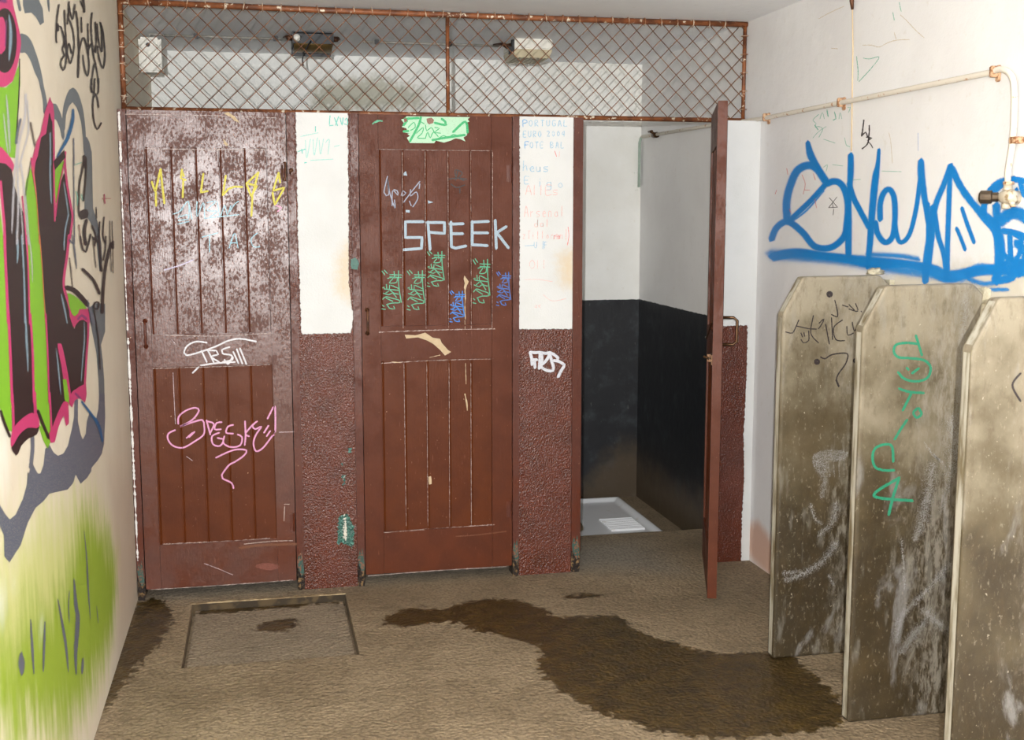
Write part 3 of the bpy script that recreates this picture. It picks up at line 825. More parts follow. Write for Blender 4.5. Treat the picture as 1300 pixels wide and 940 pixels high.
# flush valve
vb = P(1279, 250, 0, XR - .03)
t = thing('flush_valve', vb, 'cream coated flush valve with a dark knob, low end of the pipe', 'valve')
bm = bmesh.new()
tube(bm, [(0, 0, .040), (0, 0, .024), (0, 0, .020)], [.013, .013, .017], 12)
tube(bm, [(0, .030, 0), (0, .02, 0), (0, 0, 0), (0, -.018, 0), (0, -.032, 0), (0, -.036, 0)], [.015, .018, .023, .023, .016, .006], 14)
tube(bm, [(0, .004, -.018), (0, .004, -.034), (0, .004, -.036)], [.013, .013, .009], 12)
tube(bm, [(.0315, -.004, -.002), (.0, -.004, -.002)], [.022, .014], 12)
tube(bm, [(0, -.022, -.012), (.0, -.026, -.026)], [.009, .008], 10)
finish(bm, 'valve_body', VALVE, t, smooth=True)
bm = bmesh.new(); tube(bm, [(-.010, .030, 0), (-.022, .040, 0), (-.024, .043, 0), (-.048, .062, 0), (-.051, .065, 0)], [.014, .014, .020, .020, .014], 16); o = finish(bm, 'push_knob', KNOB, t, smooth=False); o['label'] = 'dark worn metal push knob'
bm = bmesh.new(); tube(bm, [(0, -.002, .045), (0, -.002, .036)], .016, 6); finish(bm, 'nut', CLIP, t); bm = bmesh.new(); tube(bm, [(0, -.028, -.026), (0, -.0285, -.030)], .0085, 10); finish(bm, 'nut', CLIP, t)

# thin cable hanging from a rusty hook
hk = P(1086, 8, 0, XR)
t = thing('hanging_cable', hk, 'thin tan cable hanging straight down the right wall from a rusty hook', 'cable')
m = M('tan cable'); TAN = m.set(C(214, 190, 152), .6)
q = P(1082, 192, 0, XR) - hk; qq = P(1084, 60, 0, XR) - hk
bm = bmesh.new(); tube(bm, [(-.012, 0, -.01), (-.004, qq.y, qq.z), (-.004, (q.y + qq.y) / 2, (q.z + qq.z) / 2), (-.004, q.y, q.z)], .0024, 6); finish(bm, 'cable', TAN, t, smooth=True)
bm = bmesh.new(); tube(bm, [(0, 0, .055), (-.012, 0, .05), (-.016, 0, .02), (-.012, 0, -.012)], [.008, .008, .009, .005], 8); finish(bm, 'hook', HARD, t, smooth=True)

# ================================================================== URINAL SLABS
def slab(nm, yfr, label, xl=1.80, bottom=0):
    t = thing(nm, (XR - .21, yfr + .025, 0), label, 'urinal partition', 'stone urinal partitions')
    ox, oy = XR - .21, yfr + .025
    T = .05; xr = XR - .002
    prof = [(xl, bottom), (xl, 1.265), (xl + .072, 1.397), (2.172, 1.40), (xr, 1.352), (xr, bottom)]
    bm = bmesh.new()
    f = [bm.verts.new((x - ox, yfr - oy, z)) for x, z in prof]; b = [bm.verts.new((x - ox, yfr + T - oy, z)) for x, z in prof]
    bm.faces.new(f); bm.faces.new(b[::-1])
    n = len(prof)
    for i in range(n):
        fc = bm.faces.new((f[i], f[(i + 1) % n], b[(i + 1) % n], b[i])); fc.material_index = 1 if i in (0, 1) else 0
    ed = [e for e in bm.edges if all(v.co.z > -.5 for v in e.verts)]
    bmesh.ops.bevel(bm, geom=ed, offset=.011, segments=3, affect='EDGES', profile=.6)
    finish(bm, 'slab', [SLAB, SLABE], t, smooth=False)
    # mortar where the slab meets the wall
    bm = bmesh.new(); rnd = random.Random(int(yfr * 100))
    for yy in (yfr + T + .001, ):
        rings = []
        for i in range(36):
            z = 1.38 * i / 35 + .002
            a = .018 + rnd.uniform(-.006, .008)
            rings.append([bm.verts.new((xr - ox, yfr - .006 - rnd.uniform(0, .01) - oy, z)), bm.verts.new((xr - a - ox, yfr - .001 - oy, z + rnd.uniform(-.008, .008))), bm.verts.new((xr - a - ox, yfr + T + .001 - oy, z)), bm.verts.new((xr - ox, yfr + T + .012 - oy, z))])
        for a, b in zip(rings, rings[1:]):
            for k in range(3): bm.faces.new((a[k], a[k + 1], b[k + 1], b[k]))
    o = finish(bm, 'mortar_joint', MORTAR, t); o['label'] = 'crumbling pale mortar along the wall'
    return t
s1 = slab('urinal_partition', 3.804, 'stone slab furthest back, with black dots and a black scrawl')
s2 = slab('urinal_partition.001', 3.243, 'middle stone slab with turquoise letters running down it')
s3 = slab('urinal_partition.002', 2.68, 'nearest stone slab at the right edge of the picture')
# lump of dirty mortar on the slab tops by the wall
for nm, (u, v, y), lab in (('mortar_lump', (1124, 358, 3.80), 'small pale lump of mortar on top of the furthest slab'),):
    c = P(u, v, 1, y)
    bm = bmesh.new(); bmesh.ops.create_icosphere(bm, subdivisions=3, radius=.03)
    for w in bm.verts:
        w.co *= .7 + .35 * math.sin(w.co.x * 260 + w.co.y * 190) ** 2 + random.uniform(-.12, .12); w.co.z = max(w.co.z * .55, -.008); w.co.x *= 1.1
    o = finish(bm, nm, MORTAR, None, smooth=True); o.location = (2.165, 3.83, 1.410); tag(o, lab, 'mortar')

# ================================================================== SQUAT TOILET
tx0, tx1, ty0, ty1, tz = 1.337, 2.095, 5.66, 6.60, -.088
t = thing('squat_toilet', ((tx0 + tx1) / 2, (ty0 + ty1) / 2, tz), 'white ceramic squat toilet pan in the floor of the open stall', 'toilet')
cx_, cy_ = (tx0 + tx1) / 2, (ty0 + ty1) / 2
hx_, hy_ = (tx1 - tx0) / 2, (ty1 - ty0) / 2
def sm(a, b, x): x = max(0, min(1, (x - a) / (b - a))); return x * x * (3 - 2 * x)
def pan(x, y):
    e = min(hx_ - abs(x), hy_ - abs(y))
    z = .024 * sm(0, .012, e) + .001
    z -= .020 * sm(.022, .060, e)
    dx = (x + .07) / .085; dy = (y - .06) / .26
    z -= .10 * sm(1.0, .55, math.hypot(dx, dy))
    return z
bm = bmesh.new(); NX, NY = 84, 100
V = [[bm.verts.new((-hx_ + 2 * hx_ * i / NX, -hy_ + 2 * hy_ * j / NY, pan(-hx_ + 2 * hx_ * i / NX, -hy_ + 2 * hy_ * j / NY))) for j in range(NY + 1)] for i in range(NX + 1)]
for i in range(NX):
    for j in range(NY): bm.faces.new((V[i][j], V[i + 1][j], V[i + 1][j + 1], V[i][j + 1]))
finish(bm, 'pan', CERA, t, smooth=True)
for s in (-1, 1):
    bm = bmesh.new()
    ax0, ax1 = (.115, .305) if s > 0 else (.04, .19); n = 9
    prof = []
    for i in range(n):
        y = -.22 + i * .028
        prof += [(y, .006), (y + .005, .0145), (y + .016, .0145), (y + .021, .006)]
    for k in range(2):
        pass
    top = [[bm.verts.new(((.0 if s > 0 else -.14) + s * (ax0 if q == 0 else ax1), y, z)) for y, z in prof] for q in (0, 1)]
    bot = [[bm.verts.new(((.0 if s > 0 else -.14) + s * (ax0 if q == 0 else ax1), y, .0)) for y, z in prof] for q in (0, 1)]
    for i in range(len(prof) - 1):
        bm.faces.new((top[0][i], top[0][i + 1], top[1][i + 1], top[1][i]))
        for q in (0, 1): bm.faces.new((top[q][i], top[q][i + 1], bot[q][i + 1], bot[q][i]))
    for k in (0, -1): bm.faces.new((top[0][k], top[1][k], bot[1][k], bot[0][k]))
    finish(bm, 'foot_rest', CERA, t)

#DECO_BEGIN
bpy.context.view_layer.update()
# ================================================================== PAINTED MARKS
def surfL(u, v): return P(u, v, 0, XL)
def surfR(u, v): return P(u, v, 0, XR)
def surf_door(dr, w, z0, op):
    (a, b, c, d), (sl, sr) = op; hx = dr.location.x
    def f(u, v):
        p = P(u, v, 1, FY1); x = p.x - hx; z = p.z - z0
        inside = (-w + sl < x < -sr) and (a < z < b or c < z < d)
        return P(u, v, 1, FY1 + (REC if inside else 0))
    return f
sd1 = surf_door(d1, .625, .046, ((.19, .945, 1.082, 1.842), (.062, .078)))
sd2 = surf_door(d2, .655, .05, ((.19, .943, 1.093, 1.841), (.080, .090)))
def surfF(u, v): return P(u, v, 1, FY)
FRONT = (0, -1, 0)

# ---- mural on the left wall
D = Deco(surfL, (1, 0, 0), .0006, .00002)
gry = ink('grey blue spray paint', (112, 121, 128), .35); gry2 = ink('violet grey spray paint', (108, 114, 130), .6, 0, .9)
lim = ink('lime spray paint', (134, 196, 44), .4); pin = ink('pink spray paint', (210, 62, 122), .45); blk = ink('dark maroon spray paint', (40, 24, 24), .4)
hil = ink('pale blue highlight paint', (148, 176, 194), .9, 0, .85); lil = ink('lilac white mist paint', (206, 206, 214), 1.0, 0, .75)
blu = ink('deep blue spray paint', (24, 104, 158), .7); pur = ink('purple paint', (120, 60, 120), .8, 0, .8); tagk = ink('black tag paint', (46, 36, 38), .5, 0, .92)
tagr = ink('thin dark red lines', (120, 60, 60), .5, 0, .8); cre = ink('cream wall paint', (226, 218, 202), .3); mist = ink('soft brown mist', (90, 74, 70), 1.0, 0, .75)
oran = ink('orange fringe paint', (226, 130, 90), .9, 0, .9)
def S(k, pts, w, m, sc=.117, **kw): D.stroke([(p[0] * sc, p[1] * sc + 100 * k) + ((p[2] * sc,) if len(p) > 2 else ()) for p in pts], w * sc, m, **kw)
def F(groups, m, **kw):
    pts = []
    for k, g in groups: pts += [(x * .117, y * .117 + 100 * k) for x, y in g]
    D.fill(pts, m, **kw)
def G7(g): return [(x * .26596, 600 + y * .26596) for x, y in g]
# grey shadow shapes
F([(0, [(250, -60), (255, 60), (272, 138), (340, 128), (395, 180), (440, 268), (466, 240), (452, 90), (405, -10), (400, -60)])], gry, smooth=False)
S(0, [(185, -40), (200, 40), (215, 110)], 38, gry, taper=False); S(0, [(518, -40), (524, 50), (530, 125, 12)], 30, gry)
F([(0, [(200, 388), (270, 383), (330, 450), (400, 640), (440, 800), (465, 940)]), (1, [(478, 140), (498, 250), (505, 350), (478, 380), (470, 240), (440, 90), (418, 0)]), (0, [(385, 790), (330, 640), (270, 562), (200, 560)])], gry)
F([(1, [(668, 470), (690, 330), (712, 230), (755, 125), (790, 104), (838, 160), (880, 290), (905, 430), (925, 640), (960, 655), (983, 800), (992, 940)]), (2, [(990, 300), (1000, 560), (1040, 680), (1070, 800), (1085, 940)]), (3, [(1098, 380), (1085, 640), (1130, 830), (1132, 940)]),
   (4, [(1130, 180), (1085, 325), (1105, 500), (1120, 700), (1125, 940)]), (5, [(1133, 250), (1120, 540), (1090, 650), (1050, 725), (985, 830), (950, 940)])], gry, smooth=False) if False else None
# the long grey swoosh, in pieces
F([(1, [(680, 480), (690, 330), (712, 230), (755, 125), (790, 104), (838, 160), (880, 290), (905, 430), (922, 640), (915, 800), (905, 640), (880, 450), (830, 295), (785, 246), (742, 290), (706, 400), (694, 560)])], gry)
F([(1, [(560, 275), (600, 280), (640, 360), (675, 480), (690, 620), (680, 660), (655, 540), (610, 440), (560, 415)])], gry)
F([(1, [(912, 630), (935, 640), (960, 690), (985, 800), (990, 940)]), (2, [(992, 250), (1000, 560), (1045, 690), (1075, 850), (1090, 940)]), (3, [(1100, 300), (1085, 380), (1066, 200), (1050, 0)]), (2, [(1020, 770), (980, 690), (940, 640), (922, 560), (925, 200)]), (1, [(930, 900), (912, 760)])], gry, smooth=False)
F([(4, [(955, -60), (1030, -120), (1130, -120), (1130, 180), (1085, 325), (1105, 500), (1120, 700), (1125, 940), (1082, 940), (1075, 700), (1052, 420), (1010, 200)])], gry, smooth=False)
body = [(1125, 0), (1133, 250), (1120, 540), (1095, 650), (1050, 725), (985, 800)]
low = G7([(432, -6), (412, 25), (385, 52), (360, 8), (345, 50), (320, 80), (262, 92), (232, 100), (205, 135), (165, 168), (128, 240), (95, 345), (42, 428), (22, 400), (20, 300), (-20, 210), (-20, 130), (20, 200), (45, 228), (75, 205), (110, 130), (130, 60), (134, 0)])
up = [(x * .117, 500 + y * .117) for x, y in [(300, 940), (350, 740), (362, 800), (400, 872), (440, 872), (475, 780), (495, 600), (530, 560), (570, 640), (625, 682), (690, 655), (740, 570), (780, 400), (808, 250), (812, 60), (838, 60), (835, 300), (862, 430), (895, 505), (935, 440), (948, 300), (970, 205), (1040, 290), (1070, 180), (1082, 0)]]
D.fill([(x * .117, 500 + y * .117) for x, y in body] + low + up, gry2, smooth=False, feather=1.2)
S(5, [(345, 420), (350, 600), (330, 800)], 60, gry2)
for g, w in (([(400, 280), (412, 400), (420, 560), (430, 700)], 11), ([(352, 515), (362, 640), (370, 700), (360, 860), (362, 960)], 30), ([(275, 608), (292, 700), (312, 820), (325, 950)], 18), ([(330, 565), (326, 640), (330, 720)], 8),
              ([(145, 705), (150, 800), (160, 960)], 17), ([(213, 715), (210, 800), (205, 950)], 16), ([(100, 870), (102, 960)], 44), ([(395, 890), (390, 960)], 18), ([(460, 640), (468, 720)], 5)):
    D.stroke(G7(g), w * .266, gry2, taper=True)
# lime areas
F([(0, [(60, 960), (130, 900), (180, 780), (205, 700), (208, 940)]), (1, [(205, 60), (192, 320), (168, 600), (150, 860), (60, 830), (-10, 760), (-10, 90)])], lim, smooth=False)
F([(2, [(330, 120), (355, 200), (380, 400), (405, 700), (418, 940)]), (3, [(440, 280), (470, 600), (482, 940)]), (4, [(500, 400), (520, 940)]), (5, [(530, 300), (535, 520), (512, 590), (490, 540), (420, 230), (385, 60)]), (4, [(378, 800), (375, 400), (340, 100)]), (3, [(322, 600), (300, 100)]), (2, [(290, 700), (268, 430), (290, 250)])], lim, smooth=False)
F([(3, [(-20, -500), (0, -200), (20, 0), (45, 400), (75, 940)]), (4, [(80, 300), (110, 900)]), (5, [(115, 410), (100, 400), (0, 150), (-30, 0)])], lim, smooth=False)
F([(2, [(575, 145), (690, 35), (668, 180), (630, 400), (602, 490), (580, 440)])], lim, smooth=False)
F([(3, [(715, 630), (800, 655), (870, 715), (930, 790), (900, 840), (800, 870), (755, 800)])], lim)
F([(4, [(676, 690), (705, 695), (740, 900)]), (5, [(735, 60), (732, 125), (690, 110), (688, -40)])], lim, smooth=False)
F([(5, [(410, 320), (450, 380), (520, 500), (500, 570), (470, 500)])], lim, smooth=False)
S(0, [(208, 640), (205, 940)], 14, blk); S(1, [(205, -10), (196, 250), (180, 500), (168, 700)], 16, blk)
# top ring
F([(-1, [(-80, 600), (60, 620), (110, 780)]), (0, [(130, 50), (160, 180), (200, 350), (214, 470), (190, 640), (130, 870)]), (1, [(110, 30), (60, 72), (-20, 80), (-80, 0)])], pin)
F([(0, CIRC(45, 440, 125, 345, 24))], blk, smooth=False)
F([(0, [(-30, 200), (20, 190), (48, 290), (52, 420), (40, 540), (-30, 560)])], pin); S(0, [(62, 220), (58, 380), (52, 500)], 26, pur)
S(0, [(92, 170), (108, 300), (108, 450), (92, 650)], 62, hil, taper=True); S(0, [(-10, -10), (50, 10)], 90, pur)
# pink patch under the lime
F([(1, [(-20, 740), (50, 800), (100, 860), (140, 940)]), (2, [(140, 80), (120, 160), (80, 90), (-20, 60)])], pin)
# letter one
F([(2, [(-20, 60), (50, 75), (110, 130), (140, 300), (200, 500), (250, 640), (275, 940)]), (3, [(295, 300), (310, 700), (318, 940)]), (4, [(340, 300), (355, 900)]), (5, [(362, 220), (340, 222), (240, 280), (155, 385), (145, 100)]), (4, [(140, 900), (125, 400), (108, 0)]), (3, [(95, 600), (60, 0)]), (2, [(45, 700), (0, 300), (-20, 200)])], blk, smooth=False)
S(2, [(0, 260), (20, 500), (40, 740), (48, 940)], 34, pin); S(3, [(40, -10), (58, 400), (82, 940)], 38, pin); S(4, [(85, -10), (105, 450), (125, 950)], 38, pin); S(5, [(125, 0), (138, 300), (135, 450)], 36, pin)
S(2, [(235, 420), (262, 700), (278, 940)], 18, pin); S(3, [(278, -10), (300, 350), (316, 950)], 24, pin); S(4, [(322, -10), (345, 350), (362, 950)], 32, pin); S(5, [(368, -10), (378, 200), (385, 320)], 44, pin)
F([(5, [(118, 500), (150, 375), (240, 275), (340, 215), (400, 240), (412, 350), (392, 400), (300, 378), (210, 450), (150, 555), (125, 590)])], pin)
F([(5, [(122, 590), (150, 555), (210, 450), (300, 378), (392, 385), (412, 365), (385, 440), (300, 480), (220, 560), (172, 668), (136, 620)])], blk)
S(5, [(0, 190), (45, 330), (100, 465)], 36, blk); S(5, [(405, 190), (455, 320), (522, 480)], 42, blk)
S(3, [(228, -10), (252, 400), (266, 940)], 36, hil); S(4, [(270, -10), (282, 300), (292, 480), (296, 610)], 44, hil, taper=True); S(3, [(170, -60), (185, 120), (178, 290)], 44, hil, taper=True)
# mist streaks
S(1, [(272, 170), (262, 420), (195, 700), (170, 960)], 62, lil); S(2, [(165, 0), (140, 350), (120, 820)], 52, lil, taper=True)
S(1, [(290, 240), (300, 560), (240, 800), (200, 960)], 40, lil); S(2, [(180, 20), (190, 500), (175, 940)], 46, lil); S(2, [(180, 250), (225, 620), (245, 940)], 30, lil); S(2, [(215, 60), (270, 480), (305, 940)], 50, lil); S(3, [(310, 0), (335, 250), (345, 500)], 30, lil, taper=True)
S(1, [(60, 180), (80, 420), (100, 800)], 50, lil, taper=True); S(1, [(30, 380), (50, 600), (80, 830)], 34, lil, taper=True)
S(1, [(325, 480), (345, 600), (375, 730)], 52, mist); S(2, [(325, 40), (300, 200), (270, 410)], 24, mist); S(1, [(215, 440), (185, 560), (165, 700)], 40, gry2)
# letter two
F([(1, [(540, 205), (560, 280), (572, 380), (580, 700), (582, 940)]), (2, [(580, 300), (590, 500), (585, 745), (420, 745), (395, 450), (345, 150), (330, 0)]), (1, [(350, 870), (400, 680), (440, 600), (470, 450), (488, 360)])], pin, smooth=False)
F([(1, [(533, 375), (552, 470), (560, 700), (562, 940)]), (2, [(562, 60), (572, 300), (578, 430), (570, 560), (585, 730), (605, 640), (620, 430), (655, 280), (690, 175), (715, 260), (745, 420), (770, 600), (768, 800), (740, 940)]), (3, [(725, 150), (690, 400), (670, 580), (735, 800), (760, 940)]),
   (4, [(770, 60), (795, 165), (820, 100), (855, 60), (895, 45), (935, 75), (930, 350), (905, 760), (850, 790), (790, 810), (755, 870), (700, 620), (650, 330), (640, 310), (650, 420), (670, 560), (690, 700), (692, 940)]), (5, [(690, 90), (620, 230), (560, 375), (545, 100)]), (4, [(540, 940), (520, 500), (500, 0)]),
   (3, [(480, 600), (455, 300), (435, 0)]), (2, [(420, 700), (395, 450), (372, 170), (385, 50), (400, 0)]), (1, [(400, 900), (445, 640), (500, 600)])], blk, smooth=False)
S(2, [(345, 100), (375, 300), (400, 600), (418, 940)], 16, oran); S(3, [(422, -10), (450, 350), (485, 940)], 18, oran); S(4, [(488, -10), (508, 400), (525, 950)], 24, pin); S(5, [(530, -10), (545, 280), (552, 470)], 28, pin)
S(2, [(702, -60), (698, 60), (722, 300), (760, 520), (778, 640), (762, 800), (738, 940)], 30, pin); S(3, [(740, -10), (722, 200), (690, 420), (688, 560), (735, 720), (775, 880), (800, 950)], 36, pin)
S(2, [(575, 0), (580, 430), (585, 690)], 20, pin); S(2, [(690, 60), (655, 220), (620, 420), (595, 640)], 18, pin)
F([(3, [(745, 720), (770, 800), (810, 870), (850, 800), (900, 800), (945, 790), (962, 940)]), (4, [(948, 80), (900, 45), (850, 55), (815, 95), (795, 135), (755, 10)])], pin, smooth=False)
F([(3, [(740, 640), (800, 660), (850, 740), (830, 840), (800, 862), (762, 800)])], lim)
S(3, [(840, 900), (880, 860), (930, 900)], 45, pur)
S(4, [(948, -10), (950, 200), (930, 480), (912, 780)], 28, pin)
F([(4, [(920, 750), (860, 785), (785, 835), (750, 900), (745, 960)]), (5, [(768, 145), (800, 65), (860, 38), (912, 92), (926, 0)]), (4, [(925, 850)])], pin, smooth=False); S(5, [(810, 0), (860, 50)], 40, pur)
F([(4, [(622, 318), (650, 318), (690, 480), (720, 640), (752, 860), (742, 940), (700, 760), (665, 560)])], pin)
F([(4, [(680, 700), (703, 700), (735, 900)]), (5, [(732, 120), (700, 60), (690, -60)])], lim, smooth=False)
F([(5, [(532, 430), (548, 530), (578, 522), (622, 350), (685, 232), (715, 345), (730, 320), (724, 100), (690, 88), (618, 230), (560, 380)])], pin)
S(1, [(535, 590), (540, 940)], 30, hil); S(2, [(532, -10), (538, 300), (548, 500)], 36, hil, taper=True); S(2, [(682, 270), (715, 480), (735, 630)], 28, hil, taper=True); S(2, [(735, 620), (700, 780), (685, 950)], 30, hil); S(3, [(690, -10), (686, 150)], 26, hil, taper=True)
S(3, [(655, 630), (680, 740), (705, 860), (718, 940)], 38, hil, taper=True); S(4, [(700, -20), (720, 90)], 22, hil); S(4, [(905, 80), (908, 260), (890, 480), (872, 720)], 28, hil, taper=True); S(4, [(600, 360), (625, 600), (650, 860)], 30, hil, taper=True)
# black strokes and blue dabs around it
F([(1, [(578, 900), (690, 780), (695, 860)]), (2, [(688, 0), (640, 60), (588, 130)])], blk, smooth=False)
S(3, [(712, 560), (790, 585), (870, 660), (942, 745)], 66, blk)
S(1, [(785, 335, 38), (778, 460, 56), (725, 640, 60), (660, 760, 44), (608, 850, 20)], 50, blu); S(5, [(880, 90, 30), (980, 220, 40), (1060, 340, 50), (1105, 520, 30)], 45, blu)
S(3, [(745, 240), (765, 400), (775, 560)], 32, mist); S(1, [(790, 650), (795, 940)], 20, gry2); S(2, [(790, 0), (795, 500), (800, 940)], 16, gry2); S(3, [(775, -10), (800, 150), (822, 350)], 30, gry2, taper=True); S(2, [(745, 900), (790, 940)], 30, gry2)
# black tags
TG = [[(630, 50), (610, 200), (600, 400), (605, 460)], [(610, 280), (650, 290), (688, 440), (668, 540), (690, 600), (660, 640), (650, 700), (675, 762), (702, 700), (712, 560), (700, 300), (690, 110)], [(740, 20), (730, 180), (722, 260)], [(735, 30), (775, 210), (805, 50)],
      [(735, 200), (775, 300), (795, 440), (790, 560), (752, 688), (722, 560), (740, 470), (768, 580)], [(815, 120), (838, 300), (848, 700), (838, 840)], [(838, 840), (845, 600), (890, 410), (930, 500), (958, 700), (938, 825), (905, 720), (892, 600)], [(872, 190), (878, 350)], [(945, 260), (952, 600)],
      [(990, 140), (980, 300), (1000, 560), (1030, 700)], [(940, 570), (985, 470), (1008, 560)], [(1025, 240), (1035, 400), (1025, 570)], [(1045, 260), (1062, 450), (1098, 560), (1092, 300), (1078, 240), (1110, 350), (1132, 600), (1110, 740), (1070, 640), (1050, 500)], [(985, 1000), (990, 850), (1020, 690), (1055, 850), (1060, 1000)]]
for g in TG: S(0, g, 24, tagk, jit=.2)
S(0, [(890, -20), (903, 60), (905, 130)], 34, tagk); S(0, [(862, 10), (900, 100)], 20, tagk); S(0, [(690, 400), (705, 520)], 30, tagk); S(0, [(612, 260), (620, 330)], 36, tagk)
for g in ([(985, 0), (982, 120), (1040, 190), (1060, 310)], [(1062, 0), (1052, 160), (1005, 200), (1003, 400), (1042, 548), (1090, 480)], [(1020, 0), (1010, 200)]): S(1, g, 24, tagk, jit=.2)
for g in ([(908, 0), (880, 150), (852, 300), (845, 560), (862, 645), (925, 620)], [(925, 120), (912, 300), (895, 470)]): S(2, g, 26, tagk)
S(1, [(900, 840), (910, 940)], 40, tagk); S(2, [(915, 0), (920, 110)], 44, tagk); F([(2, [(862, 590), (935, 570), (935, 650), (872, 668)])], tagk)
S(2, [(928, 680), (905, 800), (918, 940)], 50, tagk); S(2, [(845, 730), (868, 940)], 14, tagr); S(2, [(988, 740), (1030, 860), (1015, 960)], 26, tagk); S(2, [(1120, 650), (1108, 850), (1138, 940)], 22, tagk); S(2, [(1182, 690), (1185, 940)], 10, tagk); S(2, [(1206, 690), (1215, 940)], 10, tagk); S(2, [(1072, 700), (1062, 940)], 22, tagk); S(2, [(1032, 540), (1040, 660)], 14, tagk)
for g, w in (([(860, 0), (890, 150), (920, 172), (958, 50), (972, -20)], 26), ([(992, 0), (1010, 120), (1030, 340)], 11), ([(1060, 0), (1078, 200), (1092, 380)], 30), ([(1140, 0), (1132, 150), (1110, 260)], 20), ([(1195, 80), (1140, 300), (1110, 560), (1098, 830)], 46), ([(1185, 0), (1198, 385)], 10), ([(1212, 0), (1220, 400)], 10),
             ([(885, 360), (940, 410), (1010, 490), (1068, 620)], 44), ([(1008, 780), (1015, 725), (1060, 720), (1050, 790), (1015, 790)], 24), ([(1012, 800), (1022, 940)], 20), ([(1000, 20), (1050, 60)], 40), ([(1215, 60), (1215, 130)], 40)): S(3, g, w, tagk)
S(3, [(942, 690, 8), (950, 760, 24), (985, 860, 60), (1010, 940, 80)], 40, gry2); S(4, [(1015, 0), (1040, 150), (1062, 300), (1075, 590)], 18, tagk)
S(2, [(1095, 450), (1190, 445)], 14, ink('faint red pen', (206, 120, 110), .8, 0, .7)); S(2, [(1120, 400), (1128, 500)], 12, pin)
tea = ink('turquoise pen', (120, 196, 180), .6, 0, .8)
S(2, [(800, 80), (870, 55)], 14, tea); S(2, [(810, 370), (830, 420), (825, 520)], 16, tea); S(2, [(870, 400), (885, 460)], 16, tea)
wl_mural = D.build('painted_mural', wl_, 'large mural of black letters outlined in pink over lime and grey')

# ---- blue graffiti on the right wall
D = Deco(surfR, (-1, 0, 0), .0006, .00003)
BL = ink('bright blue spray paint', (0, 124, 200), .55, 0, 1); BL2 = ink('thin blue spray mist', (10, 130, 206), 1.0, .45, .9)
def R(pts, w, m=BL, c=CR3, s=.40404, **kw):
    pts = [(p[0], p[1]) + ((p[2] * 1.28,) if len(p) > 2 else ()) for p in pts]; w *= 1.28
    D.stroke(c(pts), w * s, m, **kw)
R([(212, 448, 16), (222, 490, 26), (245, 530, 22), (272, 575, 26)], 24)
R([(268, 570), (240, 530), (212, 520), (178, 538), (155, 590), (145, 640), (148, 695)], 27)
R([(272, 575), (220, 632), (148, 700)], 19); R([(262, 600), (210, 660), (165, 695)], 10, BL2)
R([(270, 578), (300, 570), (325, 590), (338, 640), (335, 700), (325, 745), (285, 778), (235, 775), (195, 730), (150, 697), (115, 715), (98, 752)], 23)
R([(102, 806, 36), (180, 796, 34), (260, 805, 30), (340, 815, 34), (430, 828, 46), (530, 832, 30), (600, 850, 44), (660, 870, 44), (760, 850, 36), (890, 845, 50)], 40)
R([(95, 800), (300, 815), (450, 840), (600, 860), (700, 872)], 52, BL2); R([(400, 800), (500, 805), (560, 815)], 26, BL2)
R([(347, 487, 20), (347, 540, 22), (342, 620, 18), (340, 700, 24), (340, 800, 22)], 20); R([(342, 575), (355, 620), (378, 665), (405, 715)], 20)
R([(436, 470, 11), (432, 520, 16), (425, 560, 24), (415, 660, 24), (408, 760, 22), (400, 840, 18)], 22)
R([(440, 690), (440, 640), (452, 605), (470, 596), (484, 625), (486, 690), (478, 745), (455, 762), (432, 735), (425, 700)], 20)
R([(486, 700), (500, 760), (530, 740), (552, 660), (566, 560)], 16)
R([(568, 506, 22), (570, 560, 26), (582, 640, 20), (590, 700, 16)], 22); R([(606, 650), (596, 740), (585, 820), (582, 885)], 24); R([(590, 640), (590, 780)], 14)
R([(662, 520), (640, 580), (613, 650), (603, 740), (590, 850)], 20); R([(610, 660), (622, 740), (640, 800), (650, 880)], 18); R([(660, 525), (656, 640), (652, 760), (650, 880)], 18); R([(665, 528), (695, 590), (740, 650), (800, 700)], 24)
R([(697, 655), (712, 700), (735, 762)], 14); R([(680, 718), (692, 745), (707, 785)], 13)
R([(757, 672), (770, 640), (800, 600), (850, 566), (900, 570)], 20); R([(800, 695), (820, 760), (818, 830), (800, 880)], 26)
c17 = crop(1230, 190, .1913)
def R2(p, w, m=BL, **k): R(p, w, m, c17, .1913, **k)
R2([(-40, 260), (80, 430), (170, 540), (195, 640)], 44); R2([(100, 420), (120, 310), (200, 220), (310, 195)], 46); R2([(185, 370), (190, 520), (200, 700), (190, 880)], 60)
R2([(200, 480), (300, 420), (400, 460)], 90); R2([(230, 540), (330, 560), (400, 600)], 46); R2([(210, 590), (230, 680), (270, 730), (330, 710), (350, 600), (300, 560)], 36); R2([(275, 560), (280, 720)], 40); R2([(200, 870), (290, 845), (330, 760), (420, 740)], 60); R2([(200, 760), (290, 740), (360, 740)], 30)
R2([(340, 200), (366, 290), (400, 330)], 40); R2([(320, 620), (380, 700), (340, 830)], 60); R2([(320, 262), (322, 290)], 30); R2([(0, 800), (80, 770), (160, 790)], 50, BL2); R2([(0, 860), (100, 890), (200, 880)], 50, BL2); R2([(150, 930), (260, 930)], 40, BL2)
bg = D.build('spray_graffiti', wr, 'big bright blue spray painted tag')
D = Deco(surfR, (-1, 0, 0), .0005, .00003)
bk = ink('black marker', (40, 32, 34), .25, 0, .95); grn_p = ink('faded green pen', (96, 176, 150), .8, .44, .85); red_p = ink('faded red pen', (212, 110, 100), .8, .44, .85); tan_c = ink('ochre crack line', (196, 178, 140), .9, .40, .8)
c18 = crop(970, 130, .16154); c19 = crop(1040, 0, .1595)
